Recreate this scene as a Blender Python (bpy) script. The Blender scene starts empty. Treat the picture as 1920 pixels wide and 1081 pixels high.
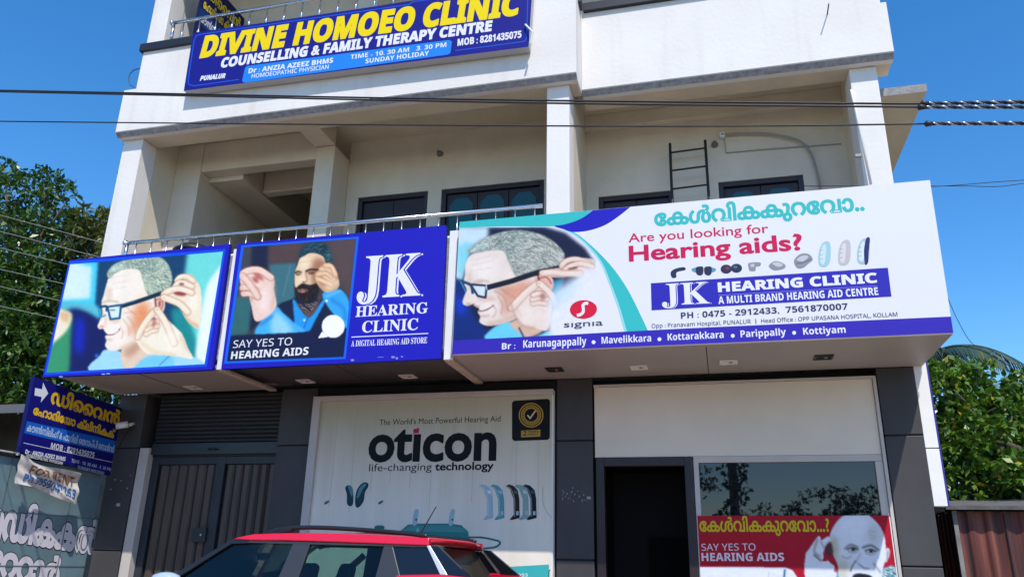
import bpy, math, random
import numpy as np
from mathutils import Vector, Matrix
from mathutils.geometry import tessellate_polygon

SC = bpy.context.scene
COL = SC.collection
R = math.radians
rnd = random.Random(7)

# ---------------------------------------------------------------- camera
EYE = np.array([0, 0, 1.45]); FOC = 1480.0
def cam_axes(yaw, pitch, roll):
    f = np.array([math.sin(yaw)*math.cos(pitch), math.cos(yaw)*math.cos(pitch), math.sin(pitch)])
    r = np.array([math.cos(yaw), -math.sin(yaw), 0]); u = np.cross(r, f)
    c, s = math.cos(roll), math.sin(roll)
    return np.array([c*r+s*u, s*r-c*u, f])               # image right, image down, forward
AX = cam_axes(R(-14.7647), R(19.2437), R(1.2518))
cam_data = bpy.data.cameras.new('camera'); cam = bpy.data.objects.new('camera', cam_data); COL.objects.link(cam)
cam.matrix_world = Matrix(((AX[0][0], -AX[1][0], -AX[2][0], EYE[0]), (AX[0][1], -AX[1][1], -AX[2][1], EYE[1]), (AX[0][2], -AX[1][2], -AX[2][2], EYE[2]), (0, 0, 0, 1)))
cam_data.sensor_width = 36; cam_data.lens = FOC/1920*36; cam_data.clip_end = 3000; cam_data.clip_start = .05
SC.camera = cam

# ---------------------------------------------------------------- sky, sun, exposure
SUN = Vector((.54, -1, 1.58)).normalized()
world = bpy.data.worlds.new('World'); SC.world = world; world.use_nodes = True
nt = world.node_tree; bgn = nt.nodes['Background']
sky = nt.nodes.new('ShaderNodeTexSky'); sky.sky_type = 'NISHITA'; sky.sun_disc = False
sky.sun_elevation = math.asin(SUN.z); sky.sun_rotation = math.atan2(SUN.x, SUN.y); sky.altitude = 50
sky.air_density = 1.0; sky.dust_density = .35; sky.ozone_density = 4.0
hs = nt.nodes.new('ShaderNodeHueSaturation'); hs.inputs['Saturation'].default_value = 1.3
nt.links.new(sky.outputs[0], hs.inputs['Color']); nt.links.new(hs.outputs[0], bgn.inputs[0]); bgn.inputs[1].default_value = .15
sl = bpy.data.lights.new('sun', 'SUN'); sl.energy = 3.3; sl.angle = R(.5); sl.color = (1, .94, .86)
so = bpy.data.objects.new('sun', sl); COL.objects.link(so); so.rotation_euler = SUN.to_track_quat('Z', 'Y').to_euler(); so.location = (5, -10, 20)
SC.view_settings.view_transform = 'Standard'; SC.view_settings.look = 'None'; SC.view_settings.gamma = 1; SC.view_settings.exposure = .58
SC.view_settings.use_curve_mapping = False
SC.cycles.max_bounces = 8; SC.cycles.diffuse_bounces = 4; SC.cycles.transparent_max_bounces = 12
try: SC.cycles.use_denoising = True
except Exception: pass

# ---------------------------------------------------------------- measuring: a photo pixel seen on a known plane
def ray(x, y): return AX.T @ np.array([(x-960)/FOC, (y-540)/FOC, 1])
def on_y(x, y, c): d = ray(x, y); return EYE+d*(c-EYE[1])/d[1]
def on_z(x, y, c): d = ray(x, y); return EYE+d*(c-EYE[2])/d[2]
def on_x(x, y, c): d = ray(x, y); return EYE+d*(c-EYE[0])/d[0]
def to_px(P):
    v = (np.asarray(P)-EYE) @ AX.T
    return np.stack([960+FOC*v[..., 0]/v[..., 2], 540+FOC*v[..., 1]/v[..., 2]], -1)

# ---------------------------------------------------------------- materials
def lin(c, k=1.0): return tuple(k*((v/255/12.92) if v/255 <= .04045 else ((v/255+.055)/1.055)**2.4) for v in c)+(1,)
MATS = {}
def mat(name, col, rough=.6, metal=0, spec=.5, noise=0, nscale=4, bump=0, bscale=60, coat=0, stretch=None):
    if name in MATS: return MATS[name]
    m = bpy.data.materials.new(name); m.use_nodes = True; N = m.node_tree.nodes; L = m.node_tree.links
    b = N['Principled BSDF']; b.inputs['Base Color'].default_value = tuple(col[:3])+(1,)
    b.inputs['Roughness'].default_value = rough; b.inputs['Metallic'].default_value = metal
    b.inputs['Specular IOR Level'].default_value = spec; b.inputs['Coat Weight'].default_value = coat
    if noise or bump:
        tc = N.new('ShaderNodeTexCoord'); mp = N.new('ShaderNodeMapping'); L.new(tc.outputs['Object'], mp.inputs[0])
        if stretch: mp.inputs['Scale'].default_value = stretch
    if noise:
        n = N.new('ShaderNodeTexNoise'); n.inputs['Scale'].default_value = nscale; n.inputs['Detail'].default_value = 7; n.inputs['Roughness'].default_value = .65
        L.new(mp.outputs[0], n.inputs['Vector'])
        r = N.new('ShaderNodeMapRange'); r.inputs['From Min'].default_value = .3; r.inputs['From Max'].default_value = .7; r.inputs['To Min'].default_value = 1-noise; r.inputs['To Max'].default_value = 1+noise*.4
        L.new(n.outputs['Fac'], r.inputs['Value'])
        v = N.new('ShaderNodeVectorMath'); v.operation = 'SCALE'; v.inputs[0].default_value = tuple(col[:3]); L.new(r.outputs[0], v.inputs['Scale']); L.new(v.outputs[0], b.inputs['Base Color'])
    if bump:
        n = N.new('ShaderNodeTexNoise'); n.inputs['Scale'].default_value = bscale; n.inputs['Detail'].default_value = 5; L.new(mp.outputs[0], n.inputs['Vector'])
        u = N.new('ShaderNodeBump'); u.inputs['Strength'].default_value = bump; u.inputs['Distance'].default_value = .02
        L.new(n.outputs['Fac'], u.inputs['Height']); L.new(u.outputs[0], b.inputs['Normal'])
    MATS[name] = m; return m
def ink(c, k=.77): return mat('print_%d_%d_%d' % tuple(c), lin(c, k), .5, spec=.18)

def wall_material():                                     # white emulsion with rain streaks and hairline dirt
    m = bpy.data.materials.new('white_plaster'); m.use_nodes = True; N = m.node_tree.nodes; L = m.node_tree.links; b = N['Principled BSDF']
    tc = N.new('ShaderNodeTexCoord')
    def noise(scale, sc, det=6):
        mp = N.new('ShaderNodeMapping'); mp.inputs['Scale'].default_value = sc; L.new(tc.outputs['Object'], mp.inputs[0])
        n = N.new('ShaderNodeTexNoise'); n.inputs['Scale'].default_value = scale; n.inputs['Detail'].default_value = det; L.new(mp.outputs[0], n.inputs['Vector']); return n
    a = noise(1.2, (1, 1, 1)); c = noise(2.2, (3.5, 3.5, .22)); r1 = N.new('ShaderNodeValToRGB'); r2 = N.new('ShaderNodeValToRGB')
    r1.color_ramp.elements[0].position = .3; r1.color_ramp.elements[0].color = (.665, .635, .60, 1); r1.color_ramp.elements[1].position = .7; r1.color_ramp.elements[1].color = (.735, .71, .68, 1)
    r2.color_ramp.elements[0].position = .28; r2.color_ramp.elements[0].color = (.88, .865, .84, 1); r2.color_ramp.elements[1].position = .46; r2.color_ramp.elements[1].color = (1, 1, 1, 1)
    mx = N.new('ShaderNodeMix'); mx.data_type = 'RGBA'; mx.blend_type = 'MULTIPLY'; mx.inputs[0].default_value = .5
    L.new(a.outputs['Fac'], r1.inputs[0]); L.new(c.outputs['Fac'], r2.inputs[0]); L.new(r1.outputs[0], mx.inputs[6]); L.new(r2.outputs[0], mx.inputs[7]); L.new(mx.outputs[2], b.inputs['Base Color'])
    d = noise(22, (1, 1, 1)); u = N.new('ShaderNodeBump'); u.inputs['Strength'].default_value = .12; u.inputs['Distance'].default_value = .02; L.new(d.outputs['Fac'], u.inputs['Height']); L.new(u.outputs[0], b.inputs['Normal'])
    b.inputs['Roughness'].default_value = .75; b.inputs['Specular IOR Level'].default_value = .25
    return m
WALL = wall_material()
INNER = mat('inner_cream_paint', (.68, .59, .46), .5, noise=.12, nscale=2, bump=.15, bscale=12)
CEIL = mat('ceiling_paint', (.64, .54, .40), .6, noise=.12, nscale=2.5)
EDGE = mat('shade_grey_edge', (.30, .31, .33), .8, noise=.5, nscale=14)  # grey that puts the shade under the parapet edge into the colour
BLACKBAND = mat('black_band_paint', (.014, .015, .022), .45, noise=.3)
CLAD = mat('charcoal_cladding', (.062, .060, .062), .5, spec=.25, noise=.25, nscale=2.2, stretch=(1, 1, .4))
JOINT = mat('dark_joint', (.008, .008, .01), .8)
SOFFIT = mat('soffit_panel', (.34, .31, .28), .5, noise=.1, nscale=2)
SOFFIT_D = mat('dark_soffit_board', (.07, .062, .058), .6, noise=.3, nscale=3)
PINE = mat('pale_wood', (.52, .43, .33), .6, noise=.3, nscale=7, stretch=(6, 1, 1))
FRAMEW = mat('white_frame', (.50, .46, .42), .5, noise=.1)
DOORBROWN = mat('dark_brown_wood', (.022, .013, .016), .45, noise=.3)
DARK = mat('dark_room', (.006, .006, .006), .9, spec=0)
STEEL = mat('stainless_steel', (.62, .63, .66), .22, metal=1, noise=.1)
BLACKM = mat('black_paint_metal', (.01, .01, .012), .5)
CABLE = mat('black_cable', (.012, .011, .016), .55)
PLASTICW = mat('white_plastic', (.72, .72, .70), .35)
CONC = mat('weathered_concrete', (.30, .29, .29), .9, noise=.45, nscale=9, bump=.4, bscale=30)

# ---------------------------------------------------------------- mesh building
class MB:
    def __init__(s): s.v = []; s.f = []; s.m = []; s.mats = []
    def mi(s, m):
        if m not in s.mats: s.mats.append(m)
        return s.mats.index(m)
    def add(s, vs, fs, m):
        o = len(s.v); k = s.mi(m); s.v += [tuple(map(float, v)) for v in vs]; s.f += [tuple(o+i for i in f) for f in fs]; s.m += [k]*len(fs); return s
    def box(s, x0, x1, y0, y1, z0, z1, m):
        v = [(x, y, z) for z in (z0, z1) for y in (y0, y1) for x in (x0, x1)]
        return s.add(v, [(0, 2, 3, 1), (4, 5, 7, 6), (0, 1, 5, 4), (2, 6, 7, 3), (0, 4, 6, 2), (1, 3, 7, 5)], m)
    def prism(s, a, b, m):                               # two matching rings of points
        n = len(a); fs = [tuple(range(n))[::-1], tuple(range(n, 2*n))]+[(i, (i+1) % n, n+(i+1) % n, n+i) for i in range(n)]
        return s.add(list(a)+list(b), fs, m)
    def tube(s, pts, r, m, n=8, cap=True, rz=None):
        P = [Vector(p) for p in pts]; vs = []; fs = []; up = Vector((0, 0, 1))
        for i, p in enumerate(P):
            t = (P[min(i+1, len(P)-1)]-P[max(i-1, 0)]).normalized()
            a = t.cross(up if abs(t.z) < .95 else Vector((1, 0, 0))).normalized(); b = t.cross(a)
            rr = r[i] if isinstance(r, (list, tuple)) else r
            vs += [p+(a*math.cos(2*math.pi*k/n)+b*math.sin(2*math.pi*k/n))*rr for k in range(n)]
        for i in range(len(P)-1):
            for k in range(n): fs.append((i*n+k, i*n+(k+1) % n, (i+1)*n+(k+1) % n, (i+1)*n+k))
        if cap: fs += [tuple(range(n))[::-1], tuple(range((len(P)-1)*n, len(P)*n))]
        return s.add(vs, fs, m)
    def lathe(s, c, prof, m, n=14, axis='z'):
        vs = []; fs = []
        for r, h in prof:
            for k in range(n):
                a = 2*math.pi*k/n; q = (r*math.cos(a), r*math.sin(a), h)
                if axis == 'y': q = (q[0], q[2], q[1])
                if axis == 'x': q = (q[2], q[0], q[1])
                vs.append((c[0]+q[0], c[1]+q[1], c[2]+q[2]))
        for i in range(len(prof)-1):
            for k in range(n): fs.append((i*n+k, i*n+(k+1) % n, (i+1)*n+(k+1) % n, (i+1)*n+k))
        fs += [tuple(range(n))[::-1], tuple(range((len(prof)-1)*n, len(prof)*n))]
        return s.add(vs, fs, m)
    def build(s, name, parent=None, smooth=False, bevel=0):
        me = bpy.data.meshes.new(name); me.from_pydata(s.v, [], s.f)
        for m in s.mats: me.materials.append(m)
        me.polygons.foreach_set('material_index', s.m)
        if smooth: me.polygons.foreach_set('use_smooth', [True]*len(s.f))
        me.update()
        o = bpy.data.objects.new(name, me); COL.objects.link(o)
        if parent: o.parent = parent; o.matrix_parent_inverse = Matrix.Translation(-parent.location) if not parent.rotation_euler.z else parent.matrix_basis.inverted()
        if bevel:
            b = o.modifiers.new('bevel', 'BEVEL'); b.width = bevel; b.segments = 2; b.limit_method = 'ANGLE'; b.angle_limit = R(40)
        return o
def tag(o, label, cat, group=None, kind=None):
    o['label'] = label; o['category'] = cat
    if group: o['group'] = group
    if kind: o['kind'] = kind
    return o
def thing(name, loc, label, cat, group=None):
    o = bpy.data.objects.new(name, None); o.location = loc; COL.objects.link(o); o.empty_display_size = .2
    return tag(o, label, cat, group)
def struct(o): o['kind'] = 'structure'; return o
def dup_thing(root, delta, label):
    r = root.copy(); COL.objects.link(r); r.location = root.location+Vector(delta); r['label'] = label
    for ch in root.children:
        c = ch.copy(); COL.objects.link(c); c.parent = r; c.matrix_parent_inverse = ch.matrix_parent_inverse.copy()
        for g in ch.children:
            d = g.copy(); COL.objects.link(d); d.parent = c; d.matrix_parent_inverse = g.matrix_parent_inverse.copy()
    return r

# ---------------------------------------------------------------- lettering
def style(s, kind):
    base = {'sb': (0x1D5D4, 0x1D5EE, 0x1D7EC), 'si': (0x1D63C, 0x1D656, 0x1D7EC), 'rb': (0x1D400, 0x1D41A, 0x1D7CE), 'ss': (0x1D5A0, 0x1D5BA, 0x1D7E2)}.get(kind)
    if not base: return s
    o = ''
    for ch in s:
        if 'A' <= ch <= 'Z': o += chr(base[0]+ord(ch)-65)
        elif 'a' <= ch <= 'z': o += chr(base[1]+ord(ch)-97)
        elif '0' <= ch <= '9': o += chr(base[2]+ord(ch)-48)
        else: o += ch
    return o
GLY = {}
TMP = bpy.data.scenes.new('lettering')
def glyphs(s, kind='n', kern=None):                      # outlines of a line of text: [(outer, [holes])], em units
    key = (s, kind, str(kern))
    if key in GLY: return GLY[key]
    c = bpy.data.curves.new('line', 'FONT'); c.body = style(s, kind); c.resolution_u = 4
    if kern:
        for i, k in kern.items(): c.body_format[i].kerning = k
    o = bpy.data.objects.new('line', c); TMP.collection.objects.link(o); TMP.view_layers[0].update(); dg = TMP.view_layers[0].depsgraph
    cu = o.to_curve(dg); polys = []
    for sp in cu.splines:
        pts = []
        if sp.type == 'BEZIER':
            B = sp.bezier_points; n = len(B)
            for i in range(n):
                a, b = B[i], B[(i+1) % n]; p0, p1, p2, p3 = [np.array(q[:2]) for q in (a.co, a.handle_right, b.handle_left, b.co)]
                straight = np.linalg.norm(np.cross(p3-p0, p1-p0))+np.linalg.norm(np.cross(p3-p0, p2-p0)) < 1e-5
                for t in ([0] if straight else (0, .25, .5, .75)): pts.append((1-t)**3*p0+3*t*(1-t)**2*p1+3*t*t*(1-t)*p2+t**3*p3)
        else: pts = [np.array(p.co[:2]) for p in sp.points]
        q = [pts[0]] if pts else []
        for p in pts[1:]:
            if np.linalg.norm(p-q[-1]) > 1e-4: q.append(p)
        if len(q) > 2 and np.linalg.norm(q[0]-q[-1]) < 1e-4: q.pop()
        if len(q) > 2: polys.append(np.array(q))
    o.to_curve_clear(); bpy.data.objects.remove(o); bpy.data.curves.remove(c)
    area = lambda P: .5*np.sum(P[:, 0]*np.roll(P[:, 1], -1)-np.roll(P[:, 0], -1)*P[:, 1])
    def inside(p, P):
        x, y = P[:, 0], P[:, 1]; x2, y2 = np.roll(x, -1), np.roll(y, -1); k = (y > p[1]) != (y2 > p[1])
        return np.sum(p[0] < (x2[k]-x[k])*(p[1]-y[k])/(y2[k]-y[k])+x[k]) % 2 == 1
    bb = [(q[:, 0].min(), q[:, 0].max()) for q in polys]; grp = list(range(len(polys)))
    for i in range(len(polys)):                          # fonts wind their outlines differently: decide letter by letter
        for j in range(i):
            if inside(polys[i][0], polys[j]) or inside(polys[j][0], polys[i]) or (bb[i][0] < bb[j][1]-.02 and bb[j][0] < bb[i][1]-.02 and np.min(np.linalg.norm(polys[i][:, None]-polys[j][None], axis=2)) < .03):
                a, b = grp[i], grp[j]; grp = [b if g == a else g for g in grp]
    res = []
    for g in set(grp):
        mine = [polys[i] for i in range(len(polys)) if grp[i] == g]; sgn = np.sign(area(max(mine, key=lambda P: abs(area(P)))))
        loc = [(P if sgn > 0 else P[::-1], []) for P in mine if np.sign(area(P)) == sgn]
        for H in mine:
            if np.sign(area(H)) == sgn: continue
            c = [r for r in loc if inside(H[0], r[0])]
            if c: min(c, key=lambda r: abs(area(r[0])))[1].append(H if sgn > 0 else H[::-1])
        res += loc
    GLY[key] = res; return res
def fatten(P, w):                                        # push an outline outwards (rings run counter-clockwise, holes clockwise)
    if not w: return P
    a = np.roll(P, 1, 0); b = np.roll(P, -1, 0)
    n1 = np.stack([(P-a)[:, 1], -(P-a)[:, 0]], 1); n2 = np.stack([(b-P)[:, 1], -(b-P)[:, 0]], 1)
    n1 /= np.linalg.norm(n1, axis=1)[:, None]+1e-9; n2 /= np.linalg.norm(n2, axis=1)[:, None]+1e-9
    m = n1+n2; l = np.maximum((m*m).sum(1)/2, .5)[:, None]
    return P+w*m/l

class Sheet:
    """A printed face: flat artwork on one plane, each ink a fraction of a millimetre above the one below."""
    def __init__(s, O, U, V, N, hit): s.O = np.array(O, float); s.U, s.V, s.N = [np.array(q, float)/np.linalg.norm(q) for q in (U, V, N)]; s.hit = hit; s.mb = MB(); s.k = 0
    def uv(s, x, y): p = s.hit(x, y)-s.O; return np.array([p@s.U, p@s.V])
    def P(s, uv, lay): return s.O+uv[0]*s.U+uv[1]*s.V+s.N*lay
    def rings(s, outer, holes, col, lay):
        rs = [[Vector((p[0]*500, p[1]*500, 0)) for p in q] for q in [outer]+list(holes)]
        tri = tessellate_polygon(rs); flat = [p for q in rs for p in q]
        vs = [s.P(np.array((p.x, p.y))/500, lay) for p in flat]; fs = []
        for t in tri:
            a, b, c = [flat[i] for i in t]; z = (b.x-a.x)*(c.y-a.y)-(b.y-a.y)*(c.x-a.x)
            if abs(z) > 1e-9: fs.append(t if z > 0 else t[::-1])
        s.mb.add(vs, fs, col if isinstance(col, bpy.types.Material) else ink(col))
    def nxt(s): s.k += 1; return .00004*s.k
    def poly(s, px, col, smooth=False, closed=True, lay=None):
        if smooth: px = Paint.smooth(px, True, 5)
        s.rings([s.uv(*p) for p in px], [], col, s.nxt() if lay is None else lay)
    def band(s, px, w, col, closed=False, smooth=False):  # a line w pixels wide
        if smooth: px = Paint.smooth(px, closed, 6)
        px = np.array(px, float); n = len(px); A = []; B = []
        for i in range(n):
            a = px[(i-1) % n] if closed or i else px[0]; b = px[(i+1) % n] if closed or i < n-1 else px[-1]
            d1 = px[i]-a; d2 = b-px[i]; d1 = d1/(np.linalg.norm(d1) or 1); d2 = d2/(np.linalg.norm(d2) or 1)
            if not d1.any(): d1 = d2
            if not d2.any(): d2 = d1
            m = np.array([-(d1+d2)[1], (d1+d2)[0]]); m /= max((m@m)/2, .5); A.append(px[i]+m*w/2); B.append(px[i]-m*w/2)
        lay = s.nxt(); vs = [s.P(s.uv(*p), lay) for p in A+B]; fs = [(i, (i+1) % n, n+(i+1) % n, n+i) for i in range(n if closed else n-1)]
        c = np.cross(np.array(vs[fs[0][1]])-vs[fs[0][0]], np.array(vs[fs[0][2]])-vs[fs[0][0]])@s.N
        s.mb.add(vs, fs if c > 0 else [f[::-1] for f in fs], ink(col))
    def ell(s, cx, cy, rx, ry, col, n=28, rot=0): s.poly([(cx+rx*math.cos(a)*math.cos(rot)-ry*math.sin(a)*math.sin(rot), cy+rx*math.cos(a)*math.sin(rot)+ry*math.sin(a)*math.cos(rot)) for a in (2*math.pi*i/n for i in range(n))], col)
    def text(s, t, p0, p1, h, col, kind='n', fat=0, shear=0, kern=None, lay=None, ref=None, dx=0, dy=0):
        """ink of t from pixel p0 to pixel p1 along the baseline, tallest ink h pixels above it"""
        g = glyphs(t, kind, kern); allp = np.concatenate([q[0] for q in g]); x0, x1 = allp[:, 0].min(), allp[:, 0].max(); top = ref or allp[:, 1].max()
        b0, b1, bt = s.uv(p0[0]+dx, p0[1]+dy), s.uv(p1[0]+dx, p1[1]+dy), s.uv(p0[0]+dx, p0[1]+dy-h); uy = (bt-b0)[1]/top; ux = (b1-b0)/(x1-x0)
        lay = s.nxt() if lay is None else lay
        mp = lambda P: [b0+ux*(q[0]-x0)+np.array([shear*q[1]*uy, q[1]*uy]) for q in P]
        for i, (o, hs) in enumerate(g):
            s.rings(mp(o), [mp(q) for q in hs], col, lay+.000003*(i % 3))
            if fat: s.ribbon([o]+hs, fat*top, mp, col, lay)
    def ribbon(s, rings, w, mp, col, lay):                # bolder letters: a strip laid along each outline, with mitred or fanned corners
        m = col if isinstance(col, bpy.types.Material) else ink(col); j = 0
        for P in rings:
            n = len(P); E = np.roll(P, -1, 0)-P; E /= np.linalg.norm(E, axis=1)[:, None]+1e-9; Nn = np.stack([E[:, 1], -E[:, 0]], 1)
            vs = []; fs = []
            for i in range(n):
                a, b, q = P[i], P[(i+1) % n], Nn[i]; k = len(vs); j += 1; h = lay+.00001+.000003*(j % 8); inn = -q*w*.15
                vs += [s.P(u, h) for u in mp([a+inn, b+inn, b+q*w, a+q*w])]; fs.append((k, k+3, k+2, k+1))
                q2 = Nn[(i+1) % n]; tn = q[0]*q2[1]-q[1]*q2[0]
                if tn > .02:
                    md = q+q2; md /= np.linalg.norm(md); k = len(vs); mit = min(1/max(md@q, .2), 1.35)
                    vs += [s.P(u, h) for u in mp([b, b+q*w, b+md*w*mit, b+q2*w])]; fs.append((k, k+1, k+2, k+3))
            s.mb.add(vs, fs, m)
    def back(s, corners, depth, col):                     # the board itself behind the print
        c = [s.uv(*p) for p in corners]
        s.mb.prism([s.P(p, -depth) for p in c], [s.P(p, 0) for p in c], col if isinstance(col, bpy.types.Material) else ink(col))
    def done(s, name, parent): return s.mb.build(name, parent)
def sheet_y(c): return Sheet((0, c, 0), (1, 0, 0), (0, 0, 1), (0, -1, 0), lambda x, y: on_y(x, y, c))
def sheet_x(c): return Sheet((c, 0, 0), (0, 1, 0), (0, 0, 1), (1, 0, 0), lambda x, y: on_x(x, y, c))

def print_material():                                    # inkjet picture: colours stored per vertex of the print
    m = bpy.data.materials.new('inkjet_picture'); m.use_nodes = True; N = m.node_tree.nodes; b = N['Principled BSDF']
    a = N.new('ShaderNodeAttribute'); a.attribute_name = 'ink'; m.node_tree.links.new(a.outputs['Color'], b.inputs['Base Color']); b.inputs['Roughness'].default_value = .5; b.inputs['Specular IOR Level'].default_value = .18
    return m
PRINT = print_material()
def picture(sh, paint, org, crop_sc, corners, nx, ny, name, parent, lay, k=.86):
    """grid over the four corner pixels (TL, TR, BR, BL) on the sheet's plane; colours sampled from the painting"""
    c = [sh.uv(*p) for p in corners]; s, t = np.meshgrid(np.linspace(0, 1, nx), np.linspace(0, 1, ny)); s = s[..., None]; t = t[..., None]
    uv = (1-s)*(1-t)*c[0]+s*(1-t)*c[1]+s*t*c[2]+(1-s)*t*c[3]
    P = (sh.O+uv[..., :1]*sh.U+uv[..., 1:]*sh.V+sh.N*lay).reshape(-1, 3)
    q = (to_px(P)-np.array(org))*crop_sc*paint.sc-.5
    x = np.clip(q[:, 0], 0, paint.W-1.001); y = np.clip(q[:, 1], 0, paint.H-1.001); xi, yi = x.astype(int), y.astype(int); fx, fy = (x-xi)[:, None], (y-yi)[:, None]
    I = paint.im; col = (I[yi, xi]*(1-fx)+I[yi, xi+1]*fx)*(1-fy)+(I[yi+1, xi]*(1-fx)+I[yi+1, xi+1]*fx)*fy
    col = np.clip(col/255, 0, 1); col = np.where(col <= .04045, col/12.92, ((col+.055)/1.055)**2.4)*k
    i = np.arange(nx*ny).reshape(ny, nx); f = np.stack([i[:-1, :-1], i[1:, :-1], i[1:, 1:], i[:-1, 1:]], -1).reshape(-1, 4)
    me = bpy.data.meshes.new(name); me.from_pydata(P.tolist(), [], f.tolist()); me.materials.append(PRINT)
    at = me.color_attributes.new('ink', 'FLOAT_COLOR', 'POINT'); at.data.foreach_set('color', np.concatenate([col, np.ones((len(col), 1))], 1).ravel()); me.update()
    o = bpy.data.objects.new(name, me); COL.objects.link(o); o.parent = parent; o.matrix_parent_inverse = Matrix.Translation(-parent.location); return o

# ---------------------------------------------------------------- printed pictures: a small soft-edge painter
class Paint:
    def __init__(s, w, h, sc, bg):
        s.sc = sc; s.W = int(w*sc); s.H = int(h*sc)
        s.im = np.zeros((s.H, s.W, 3)); s.im[:] = bg
        s.yy, s.xx = np.mgrid[0:s.H, 0:s.W]; s.xx = (s.xx+.5)/sc; s.yy = (s.yy+.5)/sc
        s.rng = np.random.default_rng(5)
    @staticmethod
    def smooth(pts, closed=True, n=6):
        P = np.array(pts, float); N = len(P); out = []
        for i in range(N if closed else N-1):
            g = (lambda k: P[k % N]) if closed else (lambda k: P[min(max(k, 0), N-1)])
            a, b, c, d = g(i-1), g(i), g(i+1), g(i+2)
            for t in np.arange(n)/n:
                out.append(.5*(2*b+(c-a)*t+(2*a-5*b+4*c-d)*t*t+(3*b-3*c+d-a)*t**3))
        if not closed: out.append(P[-1])
        return np.array(out)
    def blurm(s, m, r):
        r *= s.sc
        if r < .3: return m
        k = np.arange(-int(3*r)-1, int(3*r)+2); g = np.exp(-k*k/(2*r*r)); g /= g.sum(); n = len(k)//2
        for ax in (0, 1):
            p = np.pad(m, [(n, n) if a == ax else (0, 0) for a in (0, 1)], mode='edge')
            m = sum(w*(p[i:i+m.shape[0], :] if ax == 0 else p[:, i:i+m.shape[1]]) for i, w in enumerate(g))
        return m
    def inside(s, P):
        m = np.zeros((s.H, s.W), bool); Q = np.roll(P, -1, 0)
        for (x0, y0), (x1, y1) in zip(P, Q):
            if y0 == y1: continue
            a, b = (y0, y1) if y0 < y1 else (y1, y0)
            r0, r1 = max(0, int(a*s.sc-1)), min(s.H, int(b*s.sc+2))
            if r1 <= r0: continue
            Y = s.yy[r0:r1]; X = s.xx[r0:r1]
            m[r0:r1] ^= (Y >= a) & (Y < b) & (X < x0+(Y-y0)*(x1-x0)/(y1-y0))
        return m.astype(float)
    def put(s, m, col, al=1.):
        m = (m*al)[..., None]; s.im = s.im*(1-m)+np.array(col, float)*m
    def poly(s, pts, col, blur=3, al=1., sm=True, clip=None):
        m = s.blurm(s.inside(s.smooth(pts) if sm else np.array(pts, float)), blur)
        if clip is not None: m = m*clip
        s.put(m, col, al); return m
    def ell(s, cx, cy, rx, ry, col, blur=3, al=1., rot=0, clip=None):
        c, n = math.cos(rot), math.sin(rot)
        dx, dy = s.xx-cx, s.yy-cy
        m = s.blurm(((((dx*c+dy*n)/rx)**2+((dy*c-dx*n)/ry)**2) < 1).astype(float), blur)
        if clip is not None: m = m*clip
        s.put(m, col, al); return m
    def line(s, pts, wd, col, blur=2, al=1., sm=True, clip=None):
        P = s.smooth(pts, False) if sm else np.array(pts, float)
        d = np.full((s.H, s.W), 1e9)
        for a, b in zip(P[:-1], P[1:]):
            v = b-a; L = max(v@v, 1e-9)
            t = np.clip(((s.xx-a[0])*v[0]+(s.yy-a[1])*v[1])/L, 0, 1)
            d = np.minimum(d, np.hypot(s.xx-a[0]-t*v[0], s.yy-a[1]-t*v[1]))
        m = s.blurm(np.clip((wd/2-d)*s.sc+.5, 0, 1), blur)
        if clip is not None: m = m*clip
        s.put(m, col, al); return m
    def hairs(s, mask, n, L, ang, cols, wd=5, al=.6, spread=.35):
        ys, xs = np.nonzero(mask > .6)
        for i in range(n):
            k = s.rng.integers(len(xs)); x, y = xs[k]/s.sc, ys[k]/s.sc
            a = (ang(x, y) if callable(ang) else ang)+s.rng.normal()*spread; l = L*s.rng.uniform(.5, 1.2)
            p = np.array([[x, y], [x+l*math.cos(a), y+l*math.sin(a)]])
            x0, x1 = sorted((int((p[:, 0].min()-wd)*s.sc), int((p[:, 0].max()+wd)*s.sc)+2)); y0, y1 = sorted((int((p[:, 1].min()-wd)*s.sc), int((p[:, 1].max()+wd)*s.sc)+2))
            x0 = max(0, x0); y0 = max(0, y0)
            X = s.xx[y0:y1, x0:x1]; Y = s.yy[y0:y1, x0:x1]
            if X.size == 0: continue
            v = p[1]-p[0]; t = np.clip(((X-x)*v[0]+(Y-y)*v[1])/(v@v), 0, 1)
            m = (np.clip((wd/2-np.hypot(X-x-t*v[0], Y-y-t*v[1]))*s.sc+.5, 0, 1)*al*mask[y0:y1, x0:x1])[..., None]
            s.im[y0:y1, x0:x1] = s.im[y0:y1, x0:x1]*(1-m)+np.array(cols[s.rng.integers(len(cols))])*m

    def finger(s, pts, w, col, al=1.):
        d = tuple(c*f for c, f in zip(col, (.74, .52, .44))); s.line(pts, w+9, d, 5, .7*al); s.line(pts, w, col, 2.5, al)
        hi = [(x-w*.12, y-w*.16) for x, y in pts]; s.line(hi, w*.35, tuple(min(255, c*1.06+4) for c in col), w*.16, .8*al)
        x, y = pts[-1]; s.ell(x, y, w*.26, w*.2, tuple(c*f for c, f in zip(col, (1, .88, .84))), 3, .8*al)
    def finish(s, amount=4):                             # print grain and uneven skin tone
        n = s.rng.normal(size=(s.H, s.W)); m = s.blurm(s.rng.normal(size=(s.H, s.W)), 7); m /= m.std(); k = s.blurm(s.rng.normal(size=(s.H, s.W)), 22); k /= k.std()
        s.im = np.clip(s.im*(1+.006*m+.006*k)[..., None]+(n*amount*.5)[..., None]*np.array([1, .95, .9]), 0, 255); return s

SK, SKS, SKD, PINK, RED = (250, 235, 216), (226, 190, 158), (196, 134, 96), (228, 160, 140), (150, 52, 52)

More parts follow.
